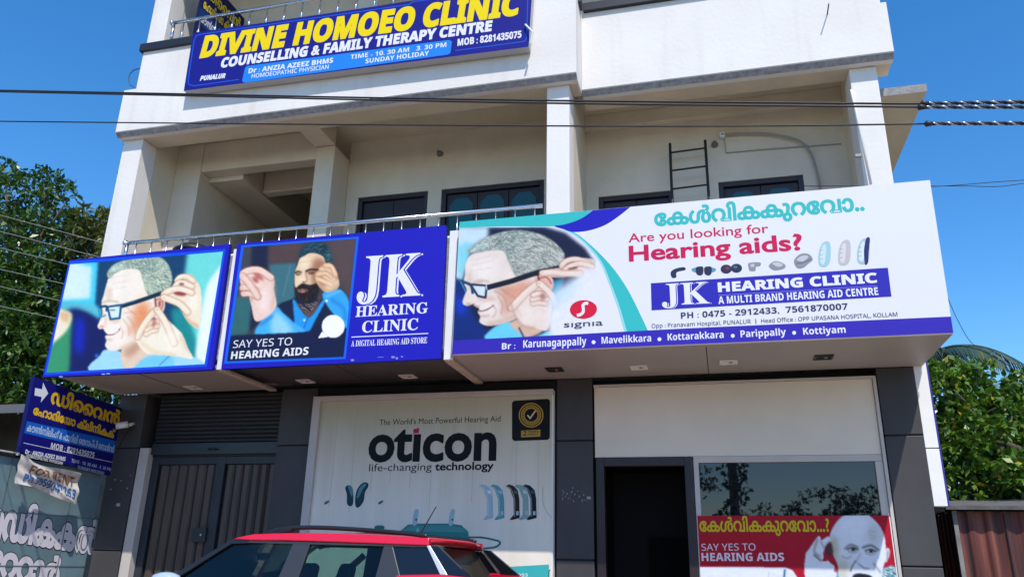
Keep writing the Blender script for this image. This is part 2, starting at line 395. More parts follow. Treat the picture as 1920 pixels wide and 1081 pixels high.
def paint_fitting():                                     # grey haired man in profile, hands at his ear
    p = Paint(1441, 1081, .3, (22, 66, 104))
    p.poly([(60, 200), (446, 255), (424, 572), (60, 590)], (70, 205, 230), 8, sm=False)
    p.poly([(60, 200), (405, 285), (392, 500), (60, 520)], (214, 236, 242), 12, sm=False)
    p.poly([(60, 520), (430, 545), (450, 640), (330, 590), (60, 570)], (92, 190, 205), 10)
    p.poly([(1062, 100), (1400, 100), (1400, 1000), (1180, 1000), (1020, 760), (1000, 560)], (112, 218, 208), 12, sm=False)
    p.poly([(960, 560), (1060, 640), (1140, 920), (1060, 880), (950, 660)], (30, 140, 140), 14)
    p.poly([(230, 590), (470, 660), (500, 850), (440, 1081), (150, 1081)], (20, 28, 92), 14)
    p.poly([(300, 640), (350, 660), (340, 860), (290, 840)], (20, 40, 190), 22)
    p.poly([(60, 590), (250, 600), (262, 760), (225, 1081), (40, 1081)], (56, 150, 104), 12)
    p.poly([(60, 560), (235, 585), (268, 625), (235, 715), (150, 795), (60, 860)], (244, 232, 202), 8)
    p.poly([(190, 590), (262, 600), (240, 660), (190, 640)], (228, 190, 140), 12)
    p.ell(436, 885, 12, 12, (40, 110, 230), 5)
    p.poly([(1400, 150), (1292, 260), (1190, 400), (1150, 560), (1120, 760), (1105, 900), (1160, 1000), (1400, 1000)], (236, 246, 242), 10)
    # shirt
    p.poly([(420, 1000), (462, 880), (500, 845), (600, 860), (650, 960), (760, 880), (900, 865), (1120, 905), (1150, 1010)], (164, 218, 238), 4)
    p.poly([(690, 960), (730, 900), (900, 880), (950, 900), (940, 1000), (700, 1000)], (120, 205, 235), 8)
    p.line([(630, 900), (636, 985)], 12, (40, 70, 140), 3); p.line([(860, 950), (925, 890)], 6, (60, 120, 190), 3)
    # neck and head
    p.poly([(600, 850), (700, 740), (800, 700), (850, 860), (770, 890), (640, 985)], (234, 206, 178), 5)
    p.poly([(620, 858), (690, 800), (740, 800), (720, 850), (655, 900)], (190, 140, 110), 14, .7)
    head = p.poly([(530, 350), (640, 292), (740, 300), (800, 400), (880, 470), (895, 560), (850, 640), (800, 700), (720, 770), (640, 826), (560, 854),
            (516, 846), (494, 815), (503, 782), (494, 757), (508, 742), (490, 720), (480, 704), (455, 706), (443, 685), (462, 640), (478, 600), (472, 560), (470, 522), (486, 470), (505, 400)], SK, 3)
    p.ell(740, 610, 60, 95, (234, 140, 84), 26, .9, .2, clip=head)
    p.ell(690, 700, 34, 60, (222, 140, 100), 20, .6, .5, clip=head)
    p.ell(585, 420, 70, 80, (252, 240, 226), 26, .8, clip=head)
    p.ell(570, 700, 45, 40, (252, 240, 228), 16, .7, clip=head)
    p.line([(480, 600), (500, 650), (480, 700)], 16, (226, 180, 160), 8, .6, clip=head)
    p.line([(505, 744), (545, 742), (580, 722), (592, 706)], 7, (120, 60, 55), 2); p.line([(515, 738), (560, 733), (583, 716)], 6, (250, 246, 240), 2)
    p.line([(500, 775), (540, 782)], 10, (214, 160, 140), 6, .7)
    for q in ([(615, 640), (650, 690), (655, 750)], [(640, 620), (690, 680), (700, 740)], [(598, 690), (615, 730), (605, 770)], [(620, 600), (680, 590)], [(640, 560), (700, 610)]):
        p.line(q, 6, (196, 140, 110), 4, .6, clip=head)
    p.ell(520, 470, 20, 50, (226, 196, 172), 12, .7, clip=head); p.line([(600, 846), (700, 790), (770, 720)], 26, (206, 150, 116), 12, .6, clip=head); p.line([(476, 528), (520, 516), (580, 524)], 12, (190, 170, 140), 5, .7, clip=head)
    p.ell(470, 690, 16, 9, (224, 160, 136), 5, .8); p.ell(560, 650, 40, 16, (224, 176, 150), 9, .6, clip=head)
    for q in ([(540, 400), (640, 380)], [(530, 440), (640, 420)], [(530, 360), (620, 345)]): p.line(q, 5, (222, 190, 168), 4, .5, clip=head)
    # hair
    hair = p.poly([(512, 356), (512, 318), (560, 268), (650, 236), (740, 222), (838, 214), (905, 252), (938, 320), (944, 392), (915, 442), (850, 474), (790, 482),
                   (765, 440), (745, 370), (722, 308), (640, 300), (560, 325), (535, 362)], (176, 190, 160), 4)
    p.poly([(640, 262), (760, 222), (850, 218), (880, 270), (800, 320), (730, 318), (700, 285)], (84, 120, 116), 18, .75, clip=hair)
    p.ell(570, 290, 50, 30, (176, 226, 218), 14, .7, -.5, clip=hair)
    p.hairs(hair, 520, 46, lambda x, y: -.35+.9*(y-250)/200*(1 if x > 700 else .2), [(70, 100, 98), (120, 146, 130), (222, 226, 200), (236, 238, 214)], 4, .5)
    p.hairs(hair, 500, 26, 1.2, [(96, 120, 112), (200, 208, 186), (236, 238, 214)], 3, .45)
    # ear, glasses
    p.poly([(820, 520), (845, 482), (886, 486), (896, 540), (886, 585), (850, 580)], (240, 200, 176), 3)
    p.line([(838, 510), (872, 505), (884, 545), (868, 578)], 8, (190, 100, 84), 3); p.line([(832, 500), (838, 560)], 10, (90, 70, 70), 3); p.ell(862, 535, 8, 22, (170, 80, 66), 4)
    p.line([(590, 556), (700, 524), (800, 490), (880, 462)], 27, (22, 44, 66), 2, sm=False); p.line([(610, 540), (700, 512)], 5, (70, 130, 170), 2)
    p.poly([(512, 560), (596, 548), (590, 628), (530, 636)], (214, 238, 240), 3, .9)
    p.line([(510, 556), (602, 543), (592, 632), (530, 640), (510, 556), (602, 543)], 14, (24, 84, 122), 2, sm=False)
    p.line([(452, 560), (500, 552), (504, 580)], 16, (28, 70, 100), 2); p.line([(450, 556), (460, 622), (496, 612)], 9, (40, 150, 190), 2); p.ell(545, 578, 22, 5, (90, 90, 90), 3, .7)
    # upper hand
    h1 = p.poly([(882, 470), (918, 436), (960, 410), (968, 382), (1000, 350), (1052, 334), (1092, 352), (1138, 430), (1146, 560), (1130, 694), (1080, 682), (1032, 628), (1002, 560),
                 (960, 536), (905, 520), (880, 500)], (246, 228, 198), 3)
    p.line([(966, 400), (1010, 372), (1022, 392)], 9, (120, 80, 70), 4); p.ell(1000, 462, 46, 14, RED, 6, .9, .12); p.line([(920, 440), (975, 424), (1040, 450)], 8, (222, 164, 140), 4)
    p.line([(1002, 560), (1040, 640), (1120, 690)], 22, (206, 150, 100), 10, .7, clip=h1); p.ell(1085, 520, 30, 70, (252, 242, 222), 14, .8, clip=h1); p.line([(890, 505), (950, 520)], 8, (230, 180, 150), 4)
    HC = (244, 224, 196)
    for q, w in (([(1090, 380), (1045, 352), (1000, 356), (978, 380)], 30), ([(1080, 420), (1010, 392), (972, 412), (960, 436)], 34), ([(1080, 460), (1000, 436), (930, 446), (890, 470)], 36), ([(1050, 590), (1000, 540), (940, 512), (890, 494)], 40)): p.finger(q, w, HC)
    p.ell(1000, 470, 40, 11, RED, 6, .8, .12); p.ell(1010, 402, 18, 9, (110, 70, 62), 4, .8)
    # lower hand
    h2 = p.poly([(830, 566), (862, 580), (884, 612), (912, 640), (968, 690), (1016, 742), (1052, 830), (1084, 906), (980, 890), (880, 880), (770, 868), (706, 792), (696, 742), (742, 690), (776, 620)], (248, 236, 212), 3)
    p.ell(812, 672, 34, 46, (176, 84, 84), 6, .95, .2)
    for y in (640, 668, 696): p.line([(790, y), (842, y+10)], 9, (240, 200, 184), 3)
    p.line([(775, 625), (748, 690), (706, 740)], 7, (206, 150, 128), 4); p.line([(826, 580), (800, 620)], 6, (206, 140, 120), 3)
    for q, w in (([(770, 740), (800, 720), (838, 712)], 30), ([(766, 710), (800, 690), (846, 684)], 30), ([(770, 680), (800, 664), (844, 654)], 28), ([(715, 760), (742, 700), (782, 640), (826, 588)], 36), ([(960, 800), (920, 700), (884, 630), (846, 576)], 40)): p.finger(q, w, HC)
    p.ell(824, 664, 14, 34, RED, 7, .55, .2); p.ell(930, 790, 50, 80, (252, 242, 220), 24, .7, .5, clip=h2); p.line([(1010, 750), (1060, 860)], 20, (214, 176, 130), 12, .6, clip=h2)
    p.line([(740, 800), (840, 865), (960, 884)], 24, (226, 196, 140), 12, .6, clip=h2)
    return p.finish()

def paint_bearded():                                     # bearded man with his hand at the ear
    p = Paint(1658, 1081, .3, (62, 62, 70))
    p.poly([(100, 200), (270, 200), (250, 560), (60, 820)], (66, 68, 78), 20)
    p.poly([(262, 200), (375, 190), (350, 700), (230, 820)], (30, 36, 62), 10, sm=False)
    p.poly([(380, 210), (600, 180), (560, 330), (376, 340)], (86, 66, 66), 16, sm=False)
    p.poly([(376, 344), (560, 330), (545, 620), (420, 640)], (64, 112, 122), 8, sm=False)
    p.poly([(150, 560), (262, 560), (240, 810), (100, 830)], (52, 104, 106), 10, sm=False)
    p.poly([(760, 160), (980, 150), (930, 600), (840, 420)], (88, 72, 72), 20, sm=False)
    p.line([(520, 350), (470, 560)], 6, (110, 150, 160), 3, .6)
    # body
    p.poly([(430, 640), (520, 580), (600, 560), (730, 580), (800, 660), (905, 740), (890, 830), (520, 830)], (26, 34, 62), 4)
    sh = p.poly([(538, 582), (556, 590), (640, 690), (742, 582), (752, 600), (690, 716), (640, 800), (560, 800), (545, 690)], (40, 150, 225), 4)
    p.poly([(560, 600), (600, 620), (650, 650), (720, 560), (700, 640), (640, 700)], (90, 72, 70), 5)
    p.hairs(p.inside(np.array([(560, 600), (640, 690), (720, 580), (650, 600)], float)), 60, 20, .6, [(170, 140, 130), (40, 30, 34)], 5, .7)
    p.line([(640, 700), (600, 800)], 6, (20, 90, 170), 3); p.ell(615, 718, 8, 8, (190, 225, 245), 2)
    # face
    fc = p.poly([(592, 296), (660, 262), (738, 284), (762, 340), (735, 400), (716, 470), (700, 540), (640, 590), (580, 575), (552, 510), (552, 400), (572, 340)], (236, 204, 166), 3)
    p.poly([(690, 300), (762, 330), (720, 420), (716, 520), (670, 470), (660, 390)], (150, 96, 70), 16, .8, clip=fc)
    p.ell(610, 330, 36, 40, (250, 226, 192), 16, .8, clip=fc)
    p.poly([(598, 400), (614, 400), (630, 452), (600, 466), (586, 456)], (246, 216, 178), 6, clip=fc); p.line([(622, 400), (634, 450), (612, 466)], 8, (150, 100, 76), 5, .8)
    p.line([(556, 400), (572, 390), (592, 396)], 12, (50, 34, 32), 3); p.line([(628, 388), (660, 376), (706, 380)], 13, (46, 32, 30), 3)
    p.ell(574, 410, 15, 7, (60, 44, 42), 2); p.ell(662, 400, 20, 8, (56, 40, 38), 2); p.ell(656, 398, 5, 4, (220, 200, 180), 1)
    p.ell(585, 440, 18, 50, (250, 222, 188), 12, .6, clip=fc); p.ell(574, 404, 26, 12, (150, 104, 80), 8, .6, clip=fc); p.ell(662, 396, 32, 14, (120, 80, 62), 8, .7, clip=fc); p.ell(610, 462, 10, 5, (110, 66, 54), 3, .8); p.line([(580, 330), (680, 318)], 4, (190, 150, 120), 4, .6, clip=fc)
    bd = p.poly([(546, 470), (556, 500), (580, 482), (604, 470), (650, 480), (690, 470), (716, 452), (716, 510), (700, 560), (650, 600), (590, 588), (556, 556)], (34, 26, 28), 4)
    p.poly([(562, 514), (600, 508), (642, 516), (600, 534)], (190, 130, 116), 4); p.line([(560, 520), (600, 517), (644, 520)], 4, (90, 50, 46), 1)
    p.hairs(bd, 80, 22, 1.3, [(20, 16, 18), (78, 60, 56)], 4, .5)
    hr = p.poly([(582, 292), (590, 250), (630, 214), (690, 196), (748, 206), (786, 240), (802, 300), (800, 350), (764, 336), (742, 286), (660, 262), (610, 286)], (30, 58, 72), 4)
    p.ell(780, 290, 16, 34, (90, 150, 150), 8, .7); p.hairs(hr, 140, 40, -.3, [(20, 40, 52), (66, 110, 124)], 5, .5)
    # right sleeve and hand
    s2 = p.poly([(738, 545), (800, 506), (870, 520), (915, 590), (915, 700), (900, 790), (830, 700), (770, 620)], (56, 166, 232), 4)
    p.line([(800, 580), (880, 640), (890, 720)], 18, (24, 110, 190), 10, .7, clip=s2); p.line([(760, 560), (860, 520)], 10, (140, 210, 245), 5, .7); p.ell(765, 588, 9, 9, (230, 240, 250), 2)
    h = p.poly([(740, 345), (786, 332), (816, 372), (848, 450), (844, 498), (782, 530), (742, 520), (706, 480), (688, 440), (692, 404), (718, 372)], (236, 200, 160), 3)
    for q in ([(700, 410), (740, 430)], [(718, 378), (764, 402)], [(742, 350), (790, 384)], [(702, 440), (738, 462)]): p.line(q, 6, (166, 110, 84), 3)
    p.ell(730, 480, 30, 36, (170, 112, 84), 14, .6, clip=h)
    for q, w in (([(820, 440), (760, 400), (706, 410)], 26), ([(826, 420), (776, 374), (728, 374)], 27), ([(826, 410), (798, 356), (756, 350)], 26), ([(800, 480), (744, 456), (704, 440)], 25)): p.finger(q, w, (232, 196, 158))
    p.ell(800, 470, 30, 40, (238, 206, 172), 14, .7); p.line([(846, 480), (800, 520), (740, 515)], 14, (170, 120, 90), 8, .6, clip=h)
    # near hand and sleeve
    s1 = p.poly([(318, 730), (420, 630), (470, 668), (540, 730), (610, 800), (300, 822)], (70, 176, 236), 5)
    p.poly([(400, 680), (450, 680), (540, 800), (400, 810)], (170, 222, 246), 16, .8, clip=s1); p.line([(320, 750), (400, 690)], 16, (24, 110, 190), 8, .7, clip=s1)
    h = p.poly([(178, 402), (232, 370), (318, 364), (372, 400), (410, 440), (412, 520), (426, 620), (370, 690), (286, 726), (256, 620), (236, 548), (196, 530), (180, 450)], (240, 206, 190), 3)
    p.ell(300, 430, 40, 34, (190, 96, 84), 10, .85, .7); p.line([(240, 400), (330, 470), (300, 480)], 20, (244, 214, 198), 4); p.poly([(180, 500), (235, 520), (230, 560), (190, 555)], (176, 110, 110), 6)
    p.line([(206, 440), (262, 500), (258, 590)], 10, (206, 150, 130), 6, .8); p.ell(340, 580, 40, 80, (250, 226, 216), 18, .8, clip=h)
    for q, w in (([(300, 560), (250, 540), (204, 540)], 34), ([(290, 520), (240, 500), (196, 500)], 34), ([(390, 430), (310, 380), (236, 384), (192, 410)], 40), ([(300, 560), (262, 500), (224, 450), (196, 420)], 38)): p.finger(q, w, (238, 204, 186))
    p.ell(290, 440, 22, 18, (170, 80, 70), 8, .8, .7); p.line([(404, 450), (412, 540), (400, 640)], 16, (206, 160, 140), 10, .6)
    p.poly([(60, 826), (600, 800), (660, 790), (720, 740), (820, 720), (910, 780), (890, 1000), (60, 1020)], (22, 30, 66), 4, sm=False)
    p.ell(810, 760, 77, 78, (248, 248, 250), 2); p.poly([(735, 795), (708, 840), (775, 832)], (248, 248, 250), 1, sm=False)
    return p.finish()

def paint_billboard():                                   # the same man, cropped, fading to white at the right
    p = Paint(1674, 1081, .3, (240, 240, 246))
    bg = p.poly([(60, 196), (660, 190), (800, 230), (930, 330), (990, 420), (900, 520), (760, 620), (700, 780), (700, 920), (60, 940)], (24, 34, 66), 10, sm=False)
    p.poly([(60, 190), (300, 190), (300, 260), (180, 330), (130, 540), (60, 540)], (206, 232, 240), 12, sm=False)
    p.poly([(100, 330), (200, 300), (160, 420), (110, 520)], (120, 220, 236), 14, .8)
    p.poly([(60, 540), (150, 600), (200, 760), (310, 930), (60, 930)], (18, 46, 124), 12)
    p.poly([(90, 640), (150, 700), (140, 760), (90, 740)], (20, 60, 200), 18)
    p.poly([(620, 600), (800, 520), (880, 520), (780, 600), (700, 760)], (90, 190, 225), 16, .8)
    p.poly([(296, 930), (330, 850), (430, 810), (500, 850), (560, 920), (700, 870), (706, 930)], (110, 214, 242), 5)
    p.poly([(440, 820), (560, 780), (660, 860), (560, 915), (520, 900)], (226, 190, 164), 6); p.line([(500, 850), (530, 910)], 10, (40, 60, 110), 4)
    head = p.poly([(150, 430), (190, 370), (300, 340), (420, 320), (520, 430), (640, 470), (720, 540), (700, 620), (600, 700), (480, 790), (380, 826), (290, 836), (240, 812), (246, 776), (230, 748), (240, 726),
                   (206, 706), (200, 694), (160, 706), (130, 688), (142, 640), (156, 600), (138, 555), (148, 490)], (243, 228, 216), 3)
    p.ell(500, 610, 110, 60, (226, 150, 120), 24, .8, -.3, clip=head); p.ell(420, 690, 40, 90, (222, 160, 136), 20, .7, .2, clip=head); p.ell(300, 720, 70, 40, (252, 240, 230), 18, .8, clip=head)
    p.ell(270, 460, 90, 70, (252, 242, 234), 26, .8, clip=head); p.ell(400, 600, 60, 30, (205, 140, 116), 14, .5, clip=head)
    p.line([(240, 742), (290, 730), (330, 704)], 8, (130, 70, 66), 3); p.line([(255, 734), (320, 706)], 6, (250, 248, 244), 2); p.line([(200, 690), (215, 705), (240, 712)], 8, (205, 150, 130), 4); p.line([(250, 775), (300, 770)], 10, (220, 170, 150), 6)
    for q in ([(340, 610), (400, 650), (430, 740)], [(360, 640), (390, 700), (380, 760)], [(330, 700), (350, 740), (330, 780)], [(380, 590), (460, 650)], [(460, 640), (500, 700)], [(200, 560), (260, 548)]): p.line(q, 7, (196, 140, 118), 4, .65, clip=head)
    p.ell(175, 540, 16, 60, (224, 190, 172), 12, .7, clip=head); p.ell(290, 660, 60, 16, (224, 176, 156), 9, .6, clip=head); p.line([(300, 830), (420, 800), (500, 760)], 24, (206, 156, 132), 12, .6, clip=head); p.ell(170, 694, 18, 8, (220, 160, 140), 5, .8)
    for q in ([(190, 440), (330, 410)], [(180, 480), (320, 456)], [(200, 405), (320, 380)]): p.line(q, 5, (224, 194, 178), 4, .5, clip=head)
    p.line([(200, 556), (240, 540), (300, 548)], 14, (196, 180, 164), 6, .7, clip=head)
    hair = p.poly([(150, 352), (200, 316), (290, 258), (400, 222), (520, 214), (640, 240), (730, 290), (786, 350), (796, 402), (760, 440), (640, 476), (520, 520), (470, 500), (430, 420), (400, 350), (320, 344), (210, 362)], (172, 176, 166), 4)
    p.poly([(260, 300), (400, 236), (520, 220), (610, 250), (500, 320), (420, 400), (400, 346), (320, 330)], (116, 150, 142), 18, .75, clip=hair); p.poly([(150, 352), (260, 290), (300, 320), (200, 350)], (170, 226, 226), 10, .7, clip=hair)
    p.hairs(hair, 900, 44, lambda x, y: -.5+1.3*max(0, (x-380)/420), [(74, 88, 86), (110, 124, 114), (226, 226, 214), (240, 240, 232)], 4, .5); p.hairs(hair, 800, 24, .9, [(110, 120, 114), (210, 212, 202), (240, 240, 232)], 3, .45)
    p.poly([(600, 540), (620, 496), (690, 496), (722, 540), (716, 590), (660, 590)], (238, 190, 170), 3); p.line([(622, 530), (680, 520), (710, 560)], 9, (180, 96, 86), 3); p.line([(620, 500), (640, 570)], 8, (60, 50, 56), 2)
    p.line([(280, 590), (450, 545), (600, 495), (690, 474), (800, 455)], 34, (26, 30, 46), 2, sm=False); p.line([(780, 450), (880, 440)], 12, (26, 30, 46), 3)
    p.poly([(190, 572), (280, 572), (284, 640), (220, 640)], (222, 236, 240), 3); p.line([(182, 566), (288, 574), (280, 652), (230, 642), (182, 566), (288, 574)], 13, (24, 40, 66), 2, sm=False)
    p.line([(118, 545), (182, 570), (196, 620)], 18, (28, 70, 110), 2); p.line([(118, 548), (150, 612)], 9, (60, 150, 190), 2); p.line([(285, 570), (288, 598)], 8, (200, 210, 220), 1)
    h1 = p.poly([(636, 486), (700, 466), (766, 456), (770, 432), (830, 396), (900, 392), (990, 408), (960, 470), (900, 520), (800, 520), (700, 516)], (244, 222, 208), 3)
    p.line([(770, 456), (850, 420), (920, 444)], 9, (150, 96, 84), 4); p.ell(830, 455, 60, 8, (120, 60, 60), 4, .8, -.1); p.line([(690, 500), (790, 516)], 9, (214, 160, 140), 5); p.poly([(800, 520), (880, 516), (840, 560), (790, 590)], (70, 60, 90), 8)
    for q, w in (([(960, 430), (880, 402), (812, 412), (778, 446)], 30), ([(980, 450), (900, 430), (840, 446), (800, 470)], 28), ([(900, 496), (800, 496), (720, 488), (650, 492)], 34)): p.finger(q, w, (242, 218, 202))
    p.ell(850, 462, 34, 7, (120, 60, 60), 4, .8, -.1)
    h2 = p.poly([(616, 556), (660, 572), (736, 640), (720, 700), (690, 860), (600, 850), (520, 830), (470, 760), (444, 690), (510, 650), (560, 600)], (245, 226, 212), 4)
    p.ell(632, 646, 50, 34, (150, 76, 72), 6, .95, .2)
    for y in (624, 652): p.line([(598, y), (676, y+8)], 10, (236, 190, 172), 3)
    p.line([(600, 580), (520, 650), (446, 690)], 8, (206, 150, 130), 5); p.line([(470, 700), (520, 780)], 8, (220, 170, 150), 5, .7)
    for q, w in (([(590, 690), (630, 684), (676, 690)], 30), ([(588, 664), (630, 654), (680, 660)], 30), ([(592, 636), (630, 626), (676, 632)], 28), ([(452, 720), (500, 668), (556, 612), (616, 566)], 40), ([(740, 690), (712, 636), (672, 592), (634, 560)], 36)): p.finger(q, w, (242, 220, 204))
    p.ell(655, 645, 18, 28, (150, 76, 72), 8, .6); p.ell(560, 770, 60, 60, (250, 236, 224), 26, .7, clip=h2)
    p.line([(446, 690), (470, 760), (520, 830), (600, 852)], 14, (196, 146, 124), 7, .6); p.poly([(700, 640), (1000, 430), (1100, 900), (690, 930)], (240, 240, 246), 26, sm=False); p.poly([(740, 625), (900, 520), (840, 640), (730, 720)], (190, 228, 240), 24, .6)
    return p.finish()

def paint_listener():                                    # bald man cupping his ear, on red
    p = Paint(1839, 1081, .24, (176, 20, 44))
    p.poly([(95, 990), (820, 995), (880, 1020), (920, 1081), (95, 1081)], (225, 230, 240), 3, sm=False)
    p.line([(815, 1020), (808, 1081)], 16, (40, 100, 140), 3); p.line([(680, 1030), (676, 1081)], 6, (180, 190, 215), 3)
    p.poly([(1250, 1040), (1320, 1000), (1640, 1000), (1720, 980), (1760, 1081), (1230, 1081)], (120, 170, 180), 6)
    p.hairs(p.inside(np.array([(1660, 990), (1740, 990), (1750, 1081), (1640, 1081)], float)), 60, 20, .4, [(40, 90, 110), (230, 240, 245)], 8, .8)
    p.poly([(1655, 850), (1692, 838), (1696, 890), (1670, 950), (1650, 940)], (214, 218, 224), 4); p.line([(1680, 860), (1676, 930)], 9, (120, 120, 130), 5)
    head = p.poly([(1192, 830), (1192, 740), (1220, 660), (1290, 575), (1400, 530), (1500, 550), (1580, 610), (1640, 700), (1660, 800), (1660, 920), (1640, 1000), (1600, 1100), (1300, 1100), (1262, 980), (1225, 900)], (224, 228, 238), 3)
    p.ell(1420, 660, 140, 90, (236, 238, 246), 40, .8, clip=head); p.ell(1225, 850, 40, 120, (176, 168, 130), 20, .7, clip=head); p.ell(1560, 720, 60, 90, (198, 202, 198), 24, .7, clip=head); p.ell(1300, 1000, 60, 80, (190, 186, 160), 24, .7, clip=head)
    for q in ([(1520, 690), (1570, 700)], [(1525, 720), (1580, 735)], [(1530, 750), (1575, 762)]): p.line(q, 6, (165, 168, 160), 4, .7)
    p.line([(1320, 840), (1370, 806), (1430, 830)], 16, (120, 120, 116), 6); p.line([(1470, 830), (1540, 812), (1600, 850)], 18, (110, 110, 106), 6)
    for cx, cy in ((1385, 845), (1535, 860)):
        p.ell(cx, cy, 44, 17, (150, 150, 148), 5); p.ell(cx+4, cy, 15, 13, (40, 42, 46), 3); p.ell(cx-22, cy+2, 9, 7, (232, 234, 240), 2); p.line([(cx-46, cy), (cx, cy-18), (cx+48, cy+4)], 8, (60, 60, 60), 3); p.line([(cx-40, cy+18), (cx, cy+30), (cx+40, cy+22)], 7, (150, 150, 148), 4)
    p.line([(1410, 940), (1380, 990), (1366, 1030)], 9, (70, 72, 70), 4); p.line([(1440, 970), (1480, 1000), (1520, 1005)], 9, (120, 120, 116), 5); p.line([(1450, 880), (1420, 950), (1440, 975)], 10, (176, 176, 176), 7)
    p.line([(1560, 960), (1620, 1040)], 14, (120, 122, 116), 7, .7); p.poly([(1390, 1060), (1440, 1046), (1530, 1062), (1540, 1090), (1400, 1090)], (30, 36, 46), 4)
    p.line([(1290, 900), (1340, 920), (1370, 900)], 8, (160, 160, 158), 5)
    h = p.poly([(988, 900), (1020, 840), (1090, 740), (1115, 745), (1120, 770), (1180, 736), (1196, 780), (1150, 840), (1140, 900), (1200, 960), (1240, 1000), (1225, 1100), (1000, 1100)], (226, 230, 238), 3)
    p.poly([(1150, 830), (1196, 780), (1218, 840), (1214, 900), (1170, 890)], (92, 52, 54), 6); p.line([(1090, 760), (1060, 860), (1110, 900)], 14, (150, 146, 140), 7); p.line([(1120, 780), (1140, 830)], 10, (150, 148, 140), 5); p.line([(1060, 890), (1120, 940)], 14, (110, 100, 96), 6)
    p.poly([(1146, 890), (1170, 944), (1126, 948)], (176, 20, 44), 2, sm=False); p.line([(1240, 980), (1236, 1030)], 12, (176, 20, 44), 3)
    return p.finish()
# ================================================================ ground
def ground():
    m = mat('asphalt_road', (.20, .175, .145), .9, noise=.35, nscale=3, bump=.5, bscale=90)
    struct(MB().add([(-600, -600, 0), (600, -600, 0), (600, 900, 0), (-600, 900, 0)], [(0, 1, 2, 3)], m).build('ground'))
    f = mat('pale_concrete_forecourt', (.44, .36, .27), .85, noise=.25, nscale=1.5, bump=.3, bscale=40)
    struct(MB().box(-16, 14, 3.2, 8.29, .004, .05, f).build('pavement'))
    s = mat('sandy_road_verge', (.50, .40, .28), .95, noise=.3, nscale=4)
    struct(MB().box(-60, 60, -7.5, -3.6, .004, .03, s).build('verge'))
ground()

# ================================================================ clinic building
B = thing('clinic_building', (-2.7, 8.3, 0), 'three storey white clinic building with open balconies above dark clad shopfronts', 'building')
ZS = 6.70
def part(name, *boxes, m=WALL, bevel=.008, parent=None):
    b = MB()
    for q in boxes: b.box(*q, m)
    return b.build(name, parent or B, bevel=bevel)
# ground storey
part('plinth', (-7.25, 1.92, 7.85, 8.7, .05, .35), m=CONC)
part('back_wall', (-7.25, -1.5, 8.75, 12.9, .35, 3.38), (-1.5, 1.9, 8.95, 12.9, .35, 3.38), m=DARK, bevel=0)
def cladding(x0, x1):
    b = MB(); b.box(x0+.01, x1-.01, 8.315, 8.73, .35, 3.36, JOINT)
    for z0, z1 in ((.36, 1.50), (1.515, 2.69), (2.705, 3.36)): b.box(x0, x1, 8.30, 8.74, z0, z1, CLAD)
    return b.build('cladding_pillar', B, bevel=.006)
cladding(-7.25, -6.86); cladding(-4.98, -4.52); cladding(-1.66, -1.275); cladding(1.56, 1.90)
part('shadow_reveal', (-6.86, -4.98, 8.56, 8.74, .35, 3.36), (-4.52, -1.66, 8.34, 8.74, .35, 3.36), (-1.275, 1.56, 8.42, 8.44, 2.54, 3.36), m=JOINT, bevel=0)
part('gate_frame', (-6.85, -6.72, 8.32, 8.42, .35, 2.70), m=FRAMEW, bevel=.004)
sh_m = mat('shutter_slat', (.011, .012, .016), .55, noise=.4, nscale=5)
b = MB(); n = 12
for i in range(n):                                      # rolled shutter above the gate
    z = 2.76+i*.05
    b.prism([(-6.72, 8.40, z), (-6.72, 8.388, z+.012), (-6.72, 8.388, z+.036), (-6.72, 8.40, z+.0495)], [(-4.985, 8.40, z), (-4.985, 8.388, z+.012), (-4.985, 8.388, z+.036), (-4.985, 8.40, z+.0495)], sh_m)
b.box(-6.72, -4.985, 8.402, 8.43, 2.6, 3.36, sh_m)
shut = b.build('roller_shutter', B)
bar = mat('shutter_bar', (.018, .026, .036), .4, noise=.3)
b = MB(); b.box(-6.72, -4.985, 8.36, 8.40, 2.62, 2.755, bar); b.build('bottom_bar', shut, bevel=.004)
b = MB(); b.tube([(-5.9, 8.35, 2.67), (-5.9, 8.32, 2.68), (-5.8, 8.32, 2.68), (-5.8, 8.35, 2.67)], .008, BLACKM); b.build('handle', shut)
gm = mat('gate_strip', (.082, .060, .044), .5, noise=.35, nscale=6, stretch=(3, 3, .3)); gd = mat('gate_stile', (.022, .028, .036), .5, noise=.3)
b = MB()
for a0, a1, k in ((-6.62, -5.84, 6), (-5.70, -5.02, 6)):
    w = (a1-a0)/k
    for i in range(k):
        x = a0+i*w; b.prism([(x+.008, 8.47, .36), (x+.03, 8.44, .36), (x+w-.03, 8.44, .36), (x+w-.008, 8.47, .36)], [(x+.008, 8.47, 2.5), (x+.03, 8.44, 2.5), (x+w-.03, 8.44, 2.5), (x+w-.008, 8.47, 2.5)], gm)
b.box(-6.72, -4.985, 8.475, 8.49, .36, 2.6, gd)
gate = b.build('folding_gate', B)
b = MB(); b.box(-6.72, -6.625, 8.42, 8.47, .36, 2.6, gd); b.box(-5.83, -5.71, 8.42, 8.47, .36, 2.6, gd); b.box(-6.625, -4.985, 8.425, 8.47, 2.51, 2.6, gd); b.build('stile', gate, bevel=.004)
b = MB(); b.box(-6.0, -5.82, 8.39, 8.418, 1.62, 1.78, gd); b.tube([(-5.87, 8.385, 1.70), (-5.87, 8.37, 1.70)], .014, STEEL); b.build('lock_case', gate, bevel=.004)
